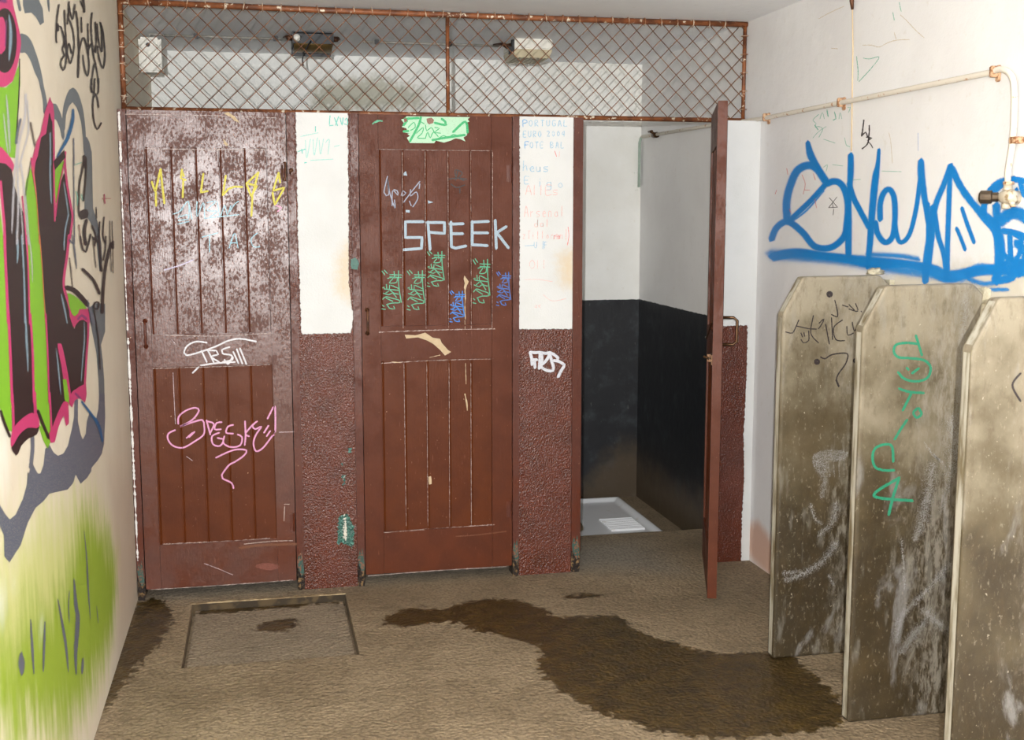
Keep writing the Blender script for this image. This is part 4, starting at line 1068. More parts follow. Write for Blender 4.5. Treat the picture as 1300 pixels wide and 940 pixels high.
def R3(p, w, m, c=c18, s=.16154, **k): D.stroke(c(p), w * s, m, **k)
R3([(785, 140), (778, 200), (768, 265)], 13, bk, jit=.3); R3([(768, 265), (800, 235), (815, 275)], 12, bk); R3([(828, 182), (828, 230), (822, 280)], 12, bk, jit=.3); R3([(825, 280), (812, 330), (772, 365)], 13, bk, jit=.3); R3([(805, 275), (850, 282), (815, 300), (840, 330), (855, 358)], 11, bk, jit=.3)
R3([(430, 95), (385, 140), (410, 165), (400, 195), (430, 190), (462, 210), (432, 275)], 8, grn_p); R3([(490, 190), (430, 230), (385, 280)], 6, grn_p); R3([(555, 75), (565, 130), (545, 140)], 14, grn_p); R3([(495, 60), (505, 110)], 16, grn_p); R3([(400, 180), (425, 215)], 14, grn_p)
for p in ([(440, 130), (460, 80), (475, 130)], [(590, 130), (600, 80), (612, 130)], [(660, 40), (680, 40), (665, 80)], [(470, 290), (560, 320)], [(635, 280), (650, 340), (675, 350)], [(470, 510), (500, 490), (490, 540)], [(540, 490), (620, 500)], [(700, 610), (760, 605)], [(930, 540), (1080, 545)]): R3(p, 7, grn_p)
for p in ([(300, 570), (325, 640), (310, 720)], [(320, 690), (360, 690)], [(390, 560), (405, 610)], [(200, 840), (215, 870)], [(100, 690), (90, 720)], [(400, 760), (415, 830)], [(180, 520), (190, 570)]): R3(p, 8, red_p)
for p in ([(515, 750), (580, 825)], [(575, 745), (510, 828)], [(510, 828), (575, 825)], [(540, 790), (545, 830)], [(550, 840), (545, 885)]): R3(p, 6, bk)
for p in ([(650, 120), (700, 165), (770, 240), (838, 300)], [(350, 360), (420, 360), (480, 375), (550, 340), (620, 320), (720, 315)], [(100, 385), (150, 388)], [(0, 150), (80, 105), (200, 50)], [(600, 260), (615, 310)]): R3(p, 9, tan_c, c19, .1595)
for p in ([(300, 450), (312, 560), (310, 640)], [(355, 462), (400, 470), (480, 455), (420, 540), (320, 650)], [(640, 20), (655, 90)], [(590, 100), (600, 160)]): R3(p, 10, grn_p, c19, .1595)
R3([(1213, 240), (1215, 380)], 6, ink('thin blue pen', (130, 160, 210), .8, 0, .8)); R3([(985, 240), (1000, 320), (1012, 480)], 6, tan_c)
D.build('pen_scribbles', wr, 'small black, green and red pen marks')

# ---- left door
c9 = crop(180, 200, .1596); c10 = crop(200, 420, .22346)
def put(D, c, s, lst, w, m, **k):
    w *= 1.0
    for g in lst: D.stroke(c(g), w * s, m, **k)
yel = ink('yellow marker', (190, 178, 0), .2, 0, .97)
D = Deco(sd1, FRONT, .0012)
put(D, c9, .1596, [[(150, 92), (130, 180), (108, 275), (80, 195)], [(150, 92), (165, 240), (180, 365)], [(112, 280), (114, 385)]], 19, yel, smooth=False)
put(D, c9, .1596, [[(330, 180), (326, 318)], [(320, 95), (312, 165), (350, 180)], [(320, 110), (335, 150)], [(490, 130), (470, 278), (525, 268)], [(668, 145), (645, 300)], [(645, 300), (690, 250), (740, 232), (800, 235)], [(928, 118), (832, 208), (870, 310), (915, 228)], [(928, 118), (880, 300), (872, 465)], [(850, 210), (912, 225)], [(1088, 122), (1045, 265), (1135, 240), (1058, 378), (1040, 280)], [(1088, 122), (1100, 200)]], 18, yel, smooth=False)
D.build('marker_writing', d1, 'yellow marker letters reading MILLAS')
lb = ink('pale blue marker', (150, 200, 216), .4, .40, .7)
D = Deco(sd1, FRONT, .0012)
put(D, c9, .1596, [[(250, 450), (300, 430), (370, 350), (375, 480)], [(290, 480), (330, 400), (300, 470), (360, 455), (370, 490), (290, 500)], [(285, 530), (375, 510)], [(440, 350), (440, 470), (490, 360), (500, 480)], [(520, 360), (590, 350), (520, 420), (600, 430), (530, 480)], [(500, 485), (770, 455)], [(630, 460), (660, 380), (680, 455), (710, 380)], [(700, 430), (740, 370), (770, 350)], [(380, 380), (400, 490)], [(480, 635), (605, 600)], [(540, 620), (538, 750)], [(695, 720), (738, 605), (765, 720)], [(705, 680), (755, 680)], [(920, 600), (870, 650), (890, 710), (940, 710)], [(600, 350), (620, 470)]], 11, lb)
D.build('marker_writing', d1, 'faded pale blue marker with the letters T A C')
wt = ink('white marker', (200, 198, 202), .3, .32, .95); pkm = ink('pink marker', (206, 140, 180), .3, .32, .95); sc_ = ink('pale scratch', (200, 180, 185), .6, .45, .6)
D = Deco(sd1, FRONT, .0012)
put(D, c10, .22346, [[(280, 68), (220, 62), (170, 85), (150, 125), (165, 140), (230, 125), (330, 90), (400, 58), (470, 46), (560, 62)]], 11, wt)
put(D, c10, .22346, [[(250, 115), (280, 178)], [(285, 110), (320, 180)], [(285, 112), (335, 115), (345, 135), (305, 148), (350, 178)], [(410, 92), (365, 110), (370, 130), (420, 140), (425, 165), (370, 178)], [(430, 120), (460, 185)], [(450, 105), (482, 188)], [(468, 100), (505, 190)], [(245, 198), (330, 185), (440, 178)], [(235, 205), (200, 240)], [(380, 165), (400, 190), (425, 150)]], 11, wt)
D.build('marker_writing', d1, 'small white marker tag on the middle rail')
D = Deco(sd1, FRONT, .0012)
put(D, c10, .22346, [[(118, 530), (120, 490), (160, 455), (215, 438), (235, 455), (205, 500), (160, 530), (128, 545), (200, 520), (255, 508), (265, 540), (262, 590), (210, 630), (145, 665), (90, 655), (60, 620), (62, 585), (100, 565)], [(165, 610), (200, 580)], [(180, 605), (210, 575)],
   [(278, 510), (300, 590)], [(280, 515), (320, 530), (300, 580)], [(365, 520), (335, 525), (325, 560), (360, 560)], [(350, 580), (310, 600), (315, 645), (355, 655), (375, 620), (340, 610)], [(430, 535), (400, 545), (390, 580), (430, 585)], [(380, 600), (375, 640), (420, 662), (470, 650), (480, 605), (455, 590)],
   [(497, 515), (500, 600), (495, 650)], [(545, 530), (500, 585), (520, 600)], [(565, 515), (540, 540), (555, 560), (590, 545), (560, 590), (545, 640), (560, 685), (600, 665), (650, 600), (668, 575), (668, 430), (658, 435), (625, 500)], [(605, 580), (630, 540)], [(620, 600), (640, 570)], [(332, 722), (400, 690), (450, 675), (505, 680), (490, 710), (440, 745), (405, 765), (365, 820), (370, 840), (420, 865), (432, 895)]], 11, pkm)
D.build('marker_writing', d1, 'pink marker tag low on the left door')
D = Deco(sd1, FRONT, .0010)
put(D, c9, .1596, [[(180, 895), (300, 860), (410, 815)]], 14, ink('lilac smear', (190, 180, 205), .5, .42, .8)); D.stroke(c9([(1060, 380), (1110, 400), (1080, 430)]), 3, ink('pink dab', (226, 150, 190), .8, .4, .7))
put(D, c10, .22346, [[(88, 240), (95, 400), (102, 530)], [(690, 577), (775, 575)], [(785, 810), (800, 880)], [(165, 715), (200, 740)], [(80, 50), (100, 75)]], 6, sc_)
D.fill(C5([(436, 42), (455, 38), (482, 58), (498, 80), (480, 72), (462, 55)]), CHIP, smooth=False, feather=.2); D.fill(C5([(435, 140), (455, 165), (448, 168), (438, 160)]), CHIP, smooth=False, feather=.2)
D.fill(C6([(510, 800), (550, 790), (592, 800), (560, 812)]), ink('pale scuff', (126, 70, 56), .5, .4, .6), smooth=True)
D.stroke(C6([(330, 790), (370, 805), (430, 830)]), 1.2, sc_)
D.build('paint_damage', d1, 'scratches and small chips')

# ---- middle door
c11 = crop(470, 140, .14615); c12 = crop(470, 260, .14615); c13 = crop(480, 310, .13846)
sp = ink('pale blue chalk paint', (150, 170, 184), .18, .33, .97)
D = Deco(sd2, FRONT, .0012)
put(D, c12, .14615, [[(460, 148), (305, 148), (305, 285), (450, 285), (445, 380), (292, 392)], [(500, 150), (520, 390)], [(490, 155), (645, 155), (645, 250), (520, 240)], [(700, 150), (705, 365)], [(690, 170), (808, 165)], [(700, 252), (805, 252)], [(705, 365), (740, 378), (832, 358)], [(885, 145), (885, 350)], [(880, 152), (1028, 145)], [(890, 245), (1022, 245)], [(885, 348), (1018, 355)], [(1085, 135), (1095, 380)], [(1182, 190), (1095, 245)], [(1100, 245), (1200, 375)]], 27, sp, smooth=False)
D.build('painted_word', d2, 'the word SPEEK in pale blue capitals')
gt = ink('mint green marker', (66, 156, 120), .4, .36, .95); bt = ink('bright blue marker', (20, 116, 200), .35, .25, .95); bt2 = ink('dull blue marker', (46, 98, 172), .4, .36, .9)
TAG = [[(1000, 140), (1003, 300), (1022, 470)], [(912, 500), (928, 532), (972, 540), (962, 512)], [(875, 440), (900, 412), (955, 430), (1008, 450), (1010, 475), (950, 478), (905, 495)], [(880, 375), (925, 392), (952, 372), (985, 420)], [(935, 345), (965, 375), (1000, 385)], [(875, 320), (890, 310), (885, 330), (960, 340), (1000, 345)], [(905, 285), (908, 330)], [(928, 330), (930, 290), (1000, 325)],
       [(915, 222), (962, 210), (928, 268), (985, 262), (990, 215)], [(930, 182), (1026, 186)], [(932, 205), (1022, 212)], [(965, 148), (972, 222)], [(870, 145), (892, 185)], [(888, 135), (912, 168)], [(872, 500), (886, 512)], [(868, 538), (895, 545)], [(900, 425), (955, 460)], [(925, 350), (900, 372)]]
def tagcopy(x0, y0, x1, y1, m, w):
    fx = (x1 - x0) / (1025 - 865); fy = (y1 - y0) / (545 - 130)
    put(D, c13, .13846, [[(x0 + (x - 865) * fx, y0 + (y - 130) * fy) for x, y in g] for g in TAG], w, m)
for b, m, lab in (((30, 235, 215, 600), gt, 'mint green tag, first from the left edge of the door'), ((262, 235, 432, 605), gt, 'mint green tag in the second plank'), ((445, 60, 610, 390), gt, 'mint green tag in the third plank just under SPEEK'), ((652, 425, 795, 715), bt, 'bright blue tag in the fourth plank'),
                  ((865, 130, 1028, 545), gt, 'mint green tag in the fifth plank'), ((1082, 250, 1218, 565), bt2, 'dull blue tag on the right stile')):
    D = Deco(sd2, FRONT, .0012); tagcopy(*b, m, 11); D.build('marker_tag', d2, lab)
D = Deco(sd2, FRONT, .0012)
gb = ink('grey blue marker', (136, 142, 160), .4, .36, 1); bm_ = ink('black marker smudge', (34, 20, 16), .4, .22, 1)
put(D, c11, .14615, [[(150, 575), (120, 715), (160, 735), (150, 600), (170, 720), (215, 850), (210, 780)], [(190, 830), (195, 700), (240, 740), (235, 700), (205, 690)], [(270, 740), (285, 700), (310, 720), (280, 745)], [(290, 800), (350, 720), (430, 620)], [(350, 690), (350, 745), (400, 710), (412, 770), (370, 840)], [(340, 790), (355, 830)], [(430, 640), (425, 680)]], 12, gb)
put(D, c11, .14615, [[(745, 600), (740, 520), (800, 545), (770, 590), (815, 610)], [(680, 600), (760, 590), (840, 600)], [(760, 530), (740, 610)], [(700, 640), (750, 672), (820, 650)], [(778, 680), (778, 720)]], 13, bm_)
for q in ([(290, 550), (308, 530), (320, 568), (290, 565)], [(500, 785), (545, 800), (505, 810)], [(308, 868), (342, 870), (342, 889), (310, 886)]): D.fill(c11(q), sp, smooth=False, feather=.3)
D.build('marker_writing', d2, 'grey scribbled tag and a smudged black A')
D = Deco(sd2, FRONT, .0012)
pg = ink('pale green sticker', (166, 204, 174), .2); gg = ink('strong green paint', (10, 160, 92), .3, .3, .95)
D.fill(c11([(315, 55), (865, 62), (845, 80), (860, 98), (830, 110), (855, 190), (835, 188), (840, 215), (808, 238), (825, 270), (785, 250), (740, 242), (700, 262), (640, 280), (570, 262), (555, 285), (345, 283), (320, 240), (345, 225), (325, 205), (345, 200), (285, 190), (320, 172), (312, 155), (275, 145), (300, 120), (270, 80), (300, 75)]), pg, smooth=False, feather=.3)
put(D, c11, .14615, [[(300, 75), (420, 68)], [(345, 270), (420, 130), (440, 60)], [(540, 260), (650, 240), (820, 215)], [(720, 190), (825, 100), (845, 195)], [(290, 130), (320, 90)], [(620, 75), (650, 100), (660, 130), (560, 110)], [(290, 185), (330, 180)]], 24, gg)
put(D, c11, .14615, [[(330, 150), (380, 105), (390, 150), (350, 175)], [(400, 200), (460, 150), (450, 200), (410, 240), (480, 245)], [(480, 130), (490, 180), (530, 150), (560, 200)], [(480, 240), (500, 190), (520, 240), (550, 190), (590, 230)], [(560, 150), (600, 160), (560, 190), (610, 200)], [(600, 240), (640, 220), (680, 240), (720, 210), (770, 230)], [(440, 100), (470, 120)]], 10, gg)
D.fill(c11([(490, 75), (530, 66), (552, 85), (545, 110), (510, 122), (495, 105)]), ink('brown paint showing', (128, 84, 66), .4), feather=.4)
D.fill(c11([(292, 75), (315, 72), (320, 95), (298, 105)]), ink('brown paint showing again', (112, 56, 40), .4), feather=.4)
D.build('painted_label', d2, 'jagged pale green label scribbled with bright green')
D = Deco(sd2, FRONT, .0011)
D.fill(C8([(225, 68), (262, 70), (295, 61), (320, 78), (345, 82), (350, 95), (372, 120), (383, 126), (362, 138), (345, 118), (322, 98), (300, 86), (270, 76), (230, 80)]), CHIP, smooth=False, feather=.2)
D.fill(c13([(790, 290), (812, 320), (830, 345), (812, 380), (798, 430), (788, 400), (796, 360), (786, 320)]), CHIP, smooth=False, feather=.2)
D.stroke(c13([(796, 420), (800, 500), (795, 560), (800, 690)]), .9, CHIP, jit=.7); D.stroke(c13([(795, 700), (797, 778)]), .5, CHIP); D.stroke(C8([(430, 270), (436, 300), (438, 325)]), 1.6, CHIP, jit=.5); D.fill(C8([(306, 552), (314, 550), (316, 576), (308, 578)]), CHIP, feather=.2)
D.stroke(C8([(432, 165), (434, 235)]), .8, CHIP, jit=.6); D.stroke(C8([(180, 160), (212, 163)]), .9, CHIP, jit=.6); D.stroke(C8([(310, 145), (345, 137)]), .8, CHIP, jit=.6)
D.stroke(C7([(140, 78), (160, 70)]), 2, gt); D.stroke(c11([(20, 120), (60, 90), (105, 95)]), 2, gt)
D.build('paint_damage', d2, 'cream scars where paint was torn off')

rus = ink('rust stain', (104, 58, 28), .9, .42, .8); pale = ink('rubbed pale edge', (176, 158, 150), .9, .48, .75); whi = ink('flaked white edge', (206, 204, 200), .5, .40, .95); tel = ink('teal paint spot', (40, 96, 84), .5, .3, .9)
D = Deco(sd1, FRONT, .0010)
D.stroke(C6([(455, 735), (540, 725), (660, 722)]), 7, rus); D.stroke(C6([(470, 722), (570, 712), (640, 710)]), 2, pale); D.stroke(C6([(612, 590), (610, 640)]), 2, pale); D.stroke(C6([(610, 582), (628, 582)]), 1.6, pale)
D.stroke(C5([(20, 45), (350, 50), (640, 60)]), 1.6, pale, jit=.8); D.stroke(C5([(135, 178), (380, 182), (600, 180)]), 2.2, pale, jit=.8); D.stroke(C5([(150, 893), (400, 900), (620, 888)]), 1.6, pale, jit=.8); D.stroke(C6([(150, 105), (400, 98), (560, 92)]), 1.4, pale, jit=.8); D.stroke(C6([(185, 722), (400, 712), (560, 702)]), 2, pale, jit=.8); D.stroke(C6([(145, 882), (400, 866), (640, 848)]), 1.4, pale, jit=.8)
D.build('paint_damage', d1, 'rust stain and rubbed edges')
D = Deco(sd2, FRONT, .0010)
D.stroke(C7([(150, 180), (360, 184), (590, 186)]), 1.5, pale, jit=.8); D.stroke(C7([(155, 885), (400, 876), (600, 872)]), 1.8, pale, jit=.8); D.stroke(C8([(145, 165), (330, 155), (525, 150)]), 1.5, pale, jit=.8); D.stroke(C8([(155, 742), (340, 728), (530, 715)]), 1.8, pale, jit=.8); D.stroke(C8([(100, 890), (330, 872), (570, 858)]), 1.5, pale, jit=.8)
for x0, x1 in ((222, 230), (300, 304), (376, 378), (450, 452)): D.stroke(C8([(x0, 165), (x1, 720)]), .9, pale, jit=.8)
for x0, x1 in ((245, 248), (332, 336), (420, 423), (508, 510), (592, 590)): D.stroke(C7([(x0, 190), (x1, 870)]), .9, pale, jit=.8)
D.stroke(C8([(400, 755), (470, 750), (570, 738)]), 3, rus)
D.build('paint_damage', d2, 'pale rubbed edges of the panels')
D = Deco(lambda u, v: P(u, v, 1, YF - .0022), FRONT, .0006)
D.stroke([(151, 143), (152.2, 170), (153.6, 205)], 4, whi, jit=.3); D.stroke([(162.5, 430), (164.8, 480), (168.2, 560), (171.8, 640), (175, 712)], 2.6, whi, jit=.9); D.stroke([(153.2, 215), (157, 300), (162, 420)], 1.8, whi, jit=.9); D.fill([(151, 166), (155, 168), (154, 180), (151, 178)], rus)
D.build('flaked_paint', bpy.data.objects['door_post'], 'white flakes along the wall side')
D = Deco(lambda u, v: P(u, v, 1, YF - .0022), FRONT, .0006)
D.fill([(446, 330), (451, 328), (455, 335), (453, 342), (447, 341)], tel); D.build('bare_patch', bpy.data.objects['door_post.002'], 'small teal spot')

# ---- writing on the piers
FONT = {'P': [[(0, 1), (0, 0), (.55, .08), (.6, .35), (0, .52)]], 'O': [[(.3, 0), (0, .3), (.05, .8), (.35, 1), (.62, .6), (.5, .15), (.3, 0)]], 'R': [[(0, 1), (0, 0), (.55, .12), (.5, .4), (0, .5), (.6, 1)]], 'T': [[(0, 0), (.65, .02)], [(.32, 0), (.3, 1)]], 'U': [[(0, 0), (.02, .8), (.3, 1), (.58, .8), (.6, 0)]],
        'G': [[(.6, .12), (.2, 0), (0, .45), (.15, .95), (.6, .9), (.6, .55), (.35, .55)]], 'A': [[(0, 1), (.3, 0), (.62, 1)], [(.12, .62), (.5, .62)]], 'L': [[(.05, 0), (.02, 1), (.6, .97)]], 'E': [[(.6, 0), (.02, .02), (.0, 1), (.6, .98)], [(0, .5), (.45, .5)]], '2': [[(.02, .2), (.3, 0), (.55, .25), (.05, .95), (.6, .95)]], '0': [[(.3, 0), (.05, .4), (.25, .98), (.55, .6), (.3, 0)]],
        '4': [[(.45, 1), (.45, 0), (0, .65), (.62, .62)]], 'F': [[(.6, 0), (.03, .02), (0, 1)], [(0, .48), (.45, .46)]], 'B': [[(0, 1), (0, 0), (.5, .1), (.4, .42), (0, .48), (.55, .6), (.45, .95), (0, 1)]], 'h': [[(.05, 0), (0, 1)], [(0, .7), (.3, .5), (.4, 1)]], 'e': [[(.05, .75), (.45, .7), (.3, .45), (.05, .7), (.2, 1), (.5, .95)]],
        'u': [[(0, .5), (.05, .95), (.35, .95), (.4, .5), (.42, 1)]], 's': [[(.5, .5), (.1, .52), (.1, .72), (.45, .8), (.4, 1), (.05, .98)]], 'i': [[(.2, .5), (.2, 1)], [(.2, .25), (.22, .3)]], 'g': [[(.5, .5), (.1, .55), (.1, .9), (.45, .9), (.5, .5), (.48, 1.25), (.1, 1.3)]], 'o': [[(.3, .5), (.05, .7), (.2, 1), (.5, .85), (.3, .5)]],
        'l': [[(.2, 0), (.18, 1)]], 'z': [[(.05, .5), (.5, .5), (.05, 1), (.5, 1)]], 'n': [[(0, 1), (.05, .5), (.4, .55), (.42, 1)]], 'a': [[(.45, .55), (.1, .6), (.1, .95), (.45, .9), (.45, .5), (.48, 1)]], 'r': [[(.05, .5), (.05, 1)], [(.05, .65), (.4, .5)]], 'd': [[(.45, .6), (.1, .6), (.1, .98), (.45, .95), (.48, .0), (.48, 1)]],
        'k': [[(.05, 0), (.03, 1)], [(.45, .5), (.05, .75), (.45, 1)]], '|': [[(.3, -.2), (.25, 1.2)]]}
def text(D, c, s, word, x, y, h, adv, w, m, wd=1.0):
    for ch in word:
        if ch in FONT:
            for g in FONT[ch]: D.stroke(c([(x + p[0] * h * wd, y + p[1] * h) for p in g]), w * s, m, step=1.2, jit=.2)
        x += adv
c14 = crop(655, 140, .13825); c15 = crop(655, 250, .1915)
b1 = ink('blue pen', (70, 150, 205), .8, .33, .85); b2 = ink('faded blue pen', (112, 172, 204), .8, .38, .8); r1 = ink('faded red writing', (226, 150, 140), .9, .43, .7); r2 = ink('red writing', (216, 96, 90), .8, .36, .9)
wp = bpy.data.objects['wall_front_middle']
D = Deco(surfF, FRONT, .0006)
text(D, c14, .13825, 'P', 65, 90, 62, 55, 13, b1); text(D, c14, .13825, 'ORTUGAL', 122, 92, 55, 53, 10, b2, .85)
text(D, c14, .13825, 'EURO', 68, 192, 55, 46, 10, b2, .7); text(D, c14, .13825, '2004', 285, 190, 50, 46, 9, b2, .8)
text(D, c14, .13825, 'F', 82, 290, 62, 50, 12, b1); text(D, c14, .13825, 'OTE BAL', 130, 292, 55, 47, 9, b2, .75)
text(D, c14, .13825, 'h', 65, 465, 90, 60, 9, b2); text(D, c14, .13825, 'eus', 125, 478, 85, 62, 10, b2)
text(D, c14, .13825, 'E', 78, 610, 66, 60, 9, b2); text(D, c14, .13825, 'i', 200, 605, 95, 60, 9, b2); text(D, c14, .13825, 'g', 278, 620, 85, 60, 9, b2); text(D, c14, .13825, 'o', 385, 625, 85, 60, 8, b2)
text(D, c14, .13825, 'AllEs', 88, 690, 88, 62, 9, r1)
D.stroke(c14([(355, 375), (372, 425)]), 1.3, r2); D.stroke(c14([(400, 380), (395, 430)]), 1, r1)
text(D, c15, .1915, 'Arsenal', 55, 62, 70, 40, 7, r1, .6); text(D, c15, .1915, 'dal', 120, 150, 48, 38, 6, r1); text(D, c15, .1915, 'zTilloren|', 45, 225, 52, 31, 6, r1, .55); text(D, c15, .1915, 'ro', 250, 230, 50, 26, 6, r2, .6); D.stroke(c15([(345, 200), (350, 260), (340, 320)]), 1.3, r2)
D.stroke(c15([(60, 325), (120, 322)]), 1.2, b2); text(D, c15, .1915, 'U F', 120, 300, 40, 34, 6, b2, .7); D.stroke(c15([(180, 295), (178, 345)]), 1.4, b2)
text(D, c15, .1915, 'Oll', 90, 420, 55, 42, 5, r1); D.stroke(c15([(50, 550), (140, 548), (240, 562)]), .9, r1); text(D, c15, .1915, 'H', 180, 640, 30, 30, 5, r1); D.stroke(c15([(180, 650), (240, 690), (330, 675)]), .9, r1); text(D, c15, .1915, 'as', 120, 700, 35, 26, 5, r1)
D.build('handwriting', wp, 'faded blue and red handwriting reading PORTUGAL EURO 2004')
c16 = crop(660, 430, .06385)
D = Deco(surfF, FRONT, .0012)
wsp = ink('white paint pen', (196, 198, 206), .3, .22, .97)
put(D, c16, .06385, [[(205, 270), (300, 280), (400, 275), (500, 295), (600, 280)], [(200, 280), (235, 400), (240, 520)], [(290, 420), (300, 580)], [(400, 280), (395, 420), (385, 600)], [(240, 420), (340, 420)], [(430, 320), (440, 430), (420, 560), (480, 610), (560, 640), (650, 640), (670, 580), (640, 480), (590, 300)], [(580, 330), (520, 440), (430, 520)], [(600, 280), (680, 320), (760, 390), (745, 410)], [(670, 440), (760, 450), (880, 520), (870, 560), (820, 640), (760, 760)], [(240, 500), (290, 500)]], 68, wsp)
D.build('painted_tag', wp, 'thick white paint pen tag')
wp1 = bpy.data.objects['wall_front_left']; cp3 = crop(375, 140, .3187)
D = Deco(surfF, FRONT, .0006)
tg = ink('teal marker', (60, 180, 165), .5, .34, .85); tg2 = ink('faded teal marker', (130, 200, 190), .8, .36, .85)
put(D, cp3, .3187, [[(138, 22), (136, 62), (150, 60)], [(155, 30), (168, 62)], [(172, 25), (160, 60)], [(178, 30), (186, 60), (190, 30)], [(198, 40), (205, 30), (208, 58), (195, 55)]], 5, tg)
put(D, cp3, .3187, [[(10, 165), (40, 155)], [(25, 155), (28, 172)], [(36, 210), (44, 208)], [(80, 65), (80, 85)]], 5, tg)
put(D, cp3, .3187, [[(40, 120), (45, 190), (60, 115)], [(70, 115), (75, 180), (88, 110)], [(95, 120), (100, 175), (112, 115)], [(120, 130), (135, 115), (130, 175)], [(155, 145), (175, 140)], [(20, 105), (90, 90)], [(60, 200), (150, 195)]], 5, tg2)
D.build('handwriting', wp1, 'small faded teal pen marks')

# ---- writing on the slabs
def slabdeco(y): return lambda u, v: P(u, v, 1, y)
D = Deco(slabdeco(3.804), FRONT, .0010)
put(D, CR4, .27665, [[(135, 295), (165, 300), (180, 275), (195, 240)], [(185, 268), (240, 280), (275, 282)], [(262, 220), (250, 300), (285, 345)], [(205, 330), (215, 345), (240, 335), (240, 290)], [(205, 300), (212, 318)], [(218, 298), (222, 315)], [(288, 255), (310, 235), (300, 260), (285, 280)], [(318, 260), (335, 350)], [(345, 230), (350, 330)], [(395, 240), (355, 275), (365, 330), (405, 335)], [(415, 270), (420, 310), (445, 300)], [(440, 250), (450, 290), (475, 265), (478, 310)], [(360, 150), (370, 190), (372, 225), (345, 215)], [(395, 172), (420, 180)], [(425, 170), (450, 195)], [(455, 165), (465, 200), (425, 190)], [(480, 200), (484, 203)]], 6, bk)
put(D, CR4, .27665, [[(295, 410), (315, 418), (345, 400), (400, 392), (420, 400), (410, 440), (375, 490), (368, 515), (378, 545)]], 7, bk); D.stroke(CR4([(366, 515), (378, 545)]), 2.8, bk)
for cx0, cy0, r in ((336, 122, 14), (278, 432, 13), (455, 427, 11)): D.fill(CR4(CIRC(cx0, cy0, r, r, 12)), bk, smooth=False, feather=.4)
sm_ = ink('chalky limescale smear on the far slab', (165, 165, 165), 1.0, .5, .38)
D.fill(CR4([(262, 870), (290, 848), (340, 842), (415, 848), (400, 880), (330, 885), (320, 940), (285, 940), (265, 905)]), sm_, feather=3)
for k in range(4): D.stroke(CR4([(335 + 24 * k, 870), (330 + 24 * k, 905), (338 + 22 * k, 960)]), 2.6, sm_)
for g, w in (([(270, 0, 60), (300, 60, 50), (290, 140, 40)], 14), ([(350, 170), (340, 250), (280, 310)], 14), ([(240, 180), (260, 240), (285, 260)], 10), ([(350, 350), (290, 430), (210, 480), (130, 510)], 16), ([(120, 480), (170, 475), (215, 480)], 12), ([(320, 490), (340, 530)], 8)): D.stroke(CR5([(p[0], p[1]) + ((p[2] * 1.0,) if len(p) > 2 else ()) for p in g]), w, sm_)
D.build('marker_writing', s1, 'black marker scrawl and three black dots')
D = Deco(slabdeco(3.243), FRONT, .0010)
tq = ink('turquoise marker', (36, 132, 100), .35, .40, .85)
put(D, CR4, .27665, [[(732, 312), (760, 402)], [(740, 350), (690, 345), (640, 355), (632, 390), (655, 412), (700, 415), (770, 425), (800, 460), (785, 505), (735, 522), (680, 510), (650, 480)], [(715, 485), (745, 462)], [(690, 460), (698, 468)], [(655, 555), (700, 570), (768, 575)], [(712, 575), (672, 655)], [(740, 645), (720, 665), (735, 688), (758, 672), (745, 645)], [(692, 698), (660, 745), (635, 788)], [(628, 890), (622, 820), (585, 812), (545, 830), (533, 870), (545, 915), (585, 930), (632, 930)]], 15, tq)
put(D, CR5, .28716, [[(632, 58), (520, 138), (690, 160)], [(632, 58), (605, 140), (585, 222)]], 16, tq)
sm_ = ink('chalky limescale smear', (165, 165, 165), 1.0, .5, .38); sm2 = ink('faint limescale film', (150, 150, 150), 1.0, .5, .3)
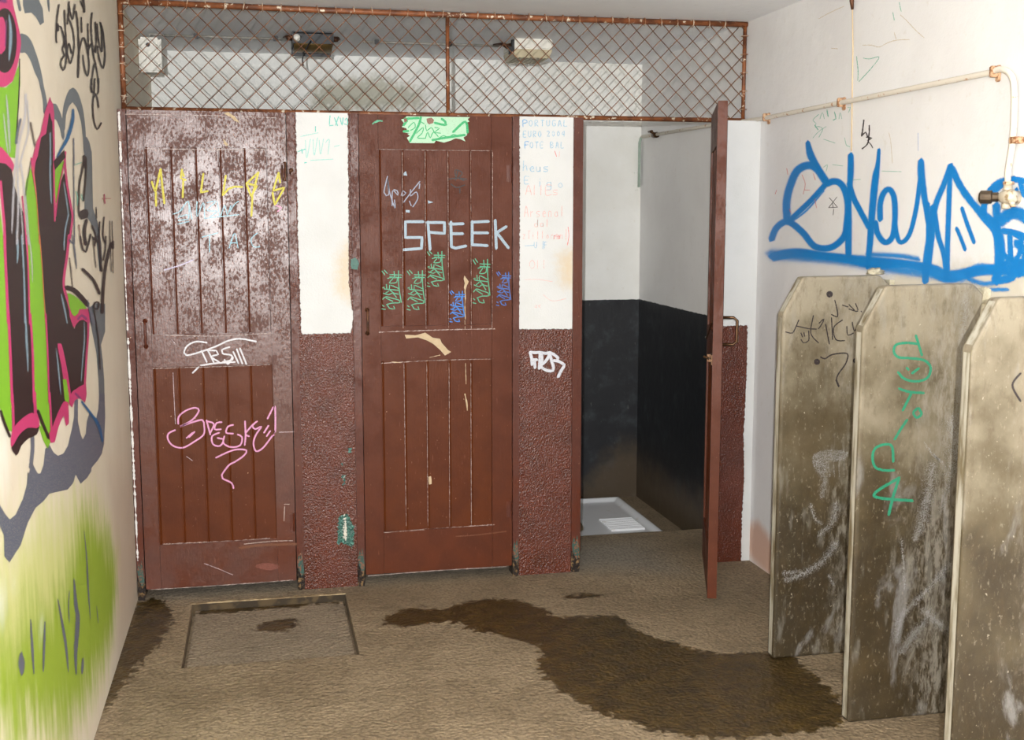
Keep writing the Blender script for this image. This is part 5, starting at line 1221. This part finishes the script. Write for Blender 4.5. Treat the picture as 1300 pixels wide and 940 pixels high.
for g, w in (([(770, 640, 30), (740, 700, 60), (690, 760, 90), (640, 830, 70)], 60), ([(860, 440, 60), (810, 490, 60), (750, 560, 50), (700, 610, 60), (640, 680, 60), (620, 780, 70)], 50), ([(640, 330), (650, 420), (655, 550)], 26), ([(740, 640), (800, 700), (870, 740)], 70)): D.stroke(CR5(g if len(g[0]) < 3 else g), w * .287, sm_)
D.stroke(CR5([(780, 0, 90), (760, 120, 100), (730, 260, 90), (700, 330, 50)]), 25, sm_); D.stroke(CR5([(870, 0), (850, 100), (820, 200)]), 22, sm2)
D.stroke(CR4([(900, 700, 120), (920, 850, 160), (900, 940, 170)]), 40, sm_); D.stroke(CR4([(960, 120), (950, 300), (930, 600), (940, 700)]), 18, sm2)
for k in range(4): D.stroke(CR4([(770 + 14 * k, 800 + 20 * k), (800 + 16 * k, 850 + 12 * k), (830 + 14 * k, 880 + 12 * k)]), 3.4, sm_)
D.build('marker_writing', s2, 'turquoise marker letters running downward')
D = Deco(slabdeco(2.68), FRONT, .0010)
put(D, CR4, .27665, [[(1212, 485), (1175, 540), (1212, 612)]], 11, bk); D.build('marker_writing', s3, 'black marker angle mark')
#DECO_END

# ================================================================== LIGHT AND CAMERA
ld = bpy.data.lights.new('camera_flash', 'AREA'); ld.shape = 'DISK'; ld.size = .018; ld.energy = 252; ld.color = (1, 1, 1)
lo = bpy.data.objects.new('camera_flash', ld); COL.objects.link(lo)
lo.location = (-.20, -.50, 1.68)
cam_dir = ray(650, 400).normalized()
lo.rotation_euler = cam_dir.to_track_quat('-Z', 'Y').to_euler()

w = bpy.data.worlds.new('daylight'); scene.world = w; w.use_nodes = True
w.node_tree.nodes['Background'].inputs[0].default_value = (1, 1, .985, 1)
w.node_tree.nodes['Background'].inputs[1].default_value = 4.6

cd = bpy.data.cameras.new('camera'); cam = bpy.data.objects.new('camera', cd); COL.objects.link(cam)
cam.location = EYE
cam.rotation_euler = (math.pi / 2 - PITCH, 0, -YAW)
cd.sensor_width = 36; cd.lens = FPX / 1300 * 36
cd.clip_start = .05
cd.dof.use_dof = True; cd.dof.focus_distance = 4.9; cd.dof.aperture_fstop = 8
scene.camera = cam
scene.view_settings.view_transform = 'Standard'; scene.view_settings.look = 'None'
scene.view_settings.exposure = -.2; scene.view_settings.gamma = 1; scene.view_settings.use_curve_mapping = False
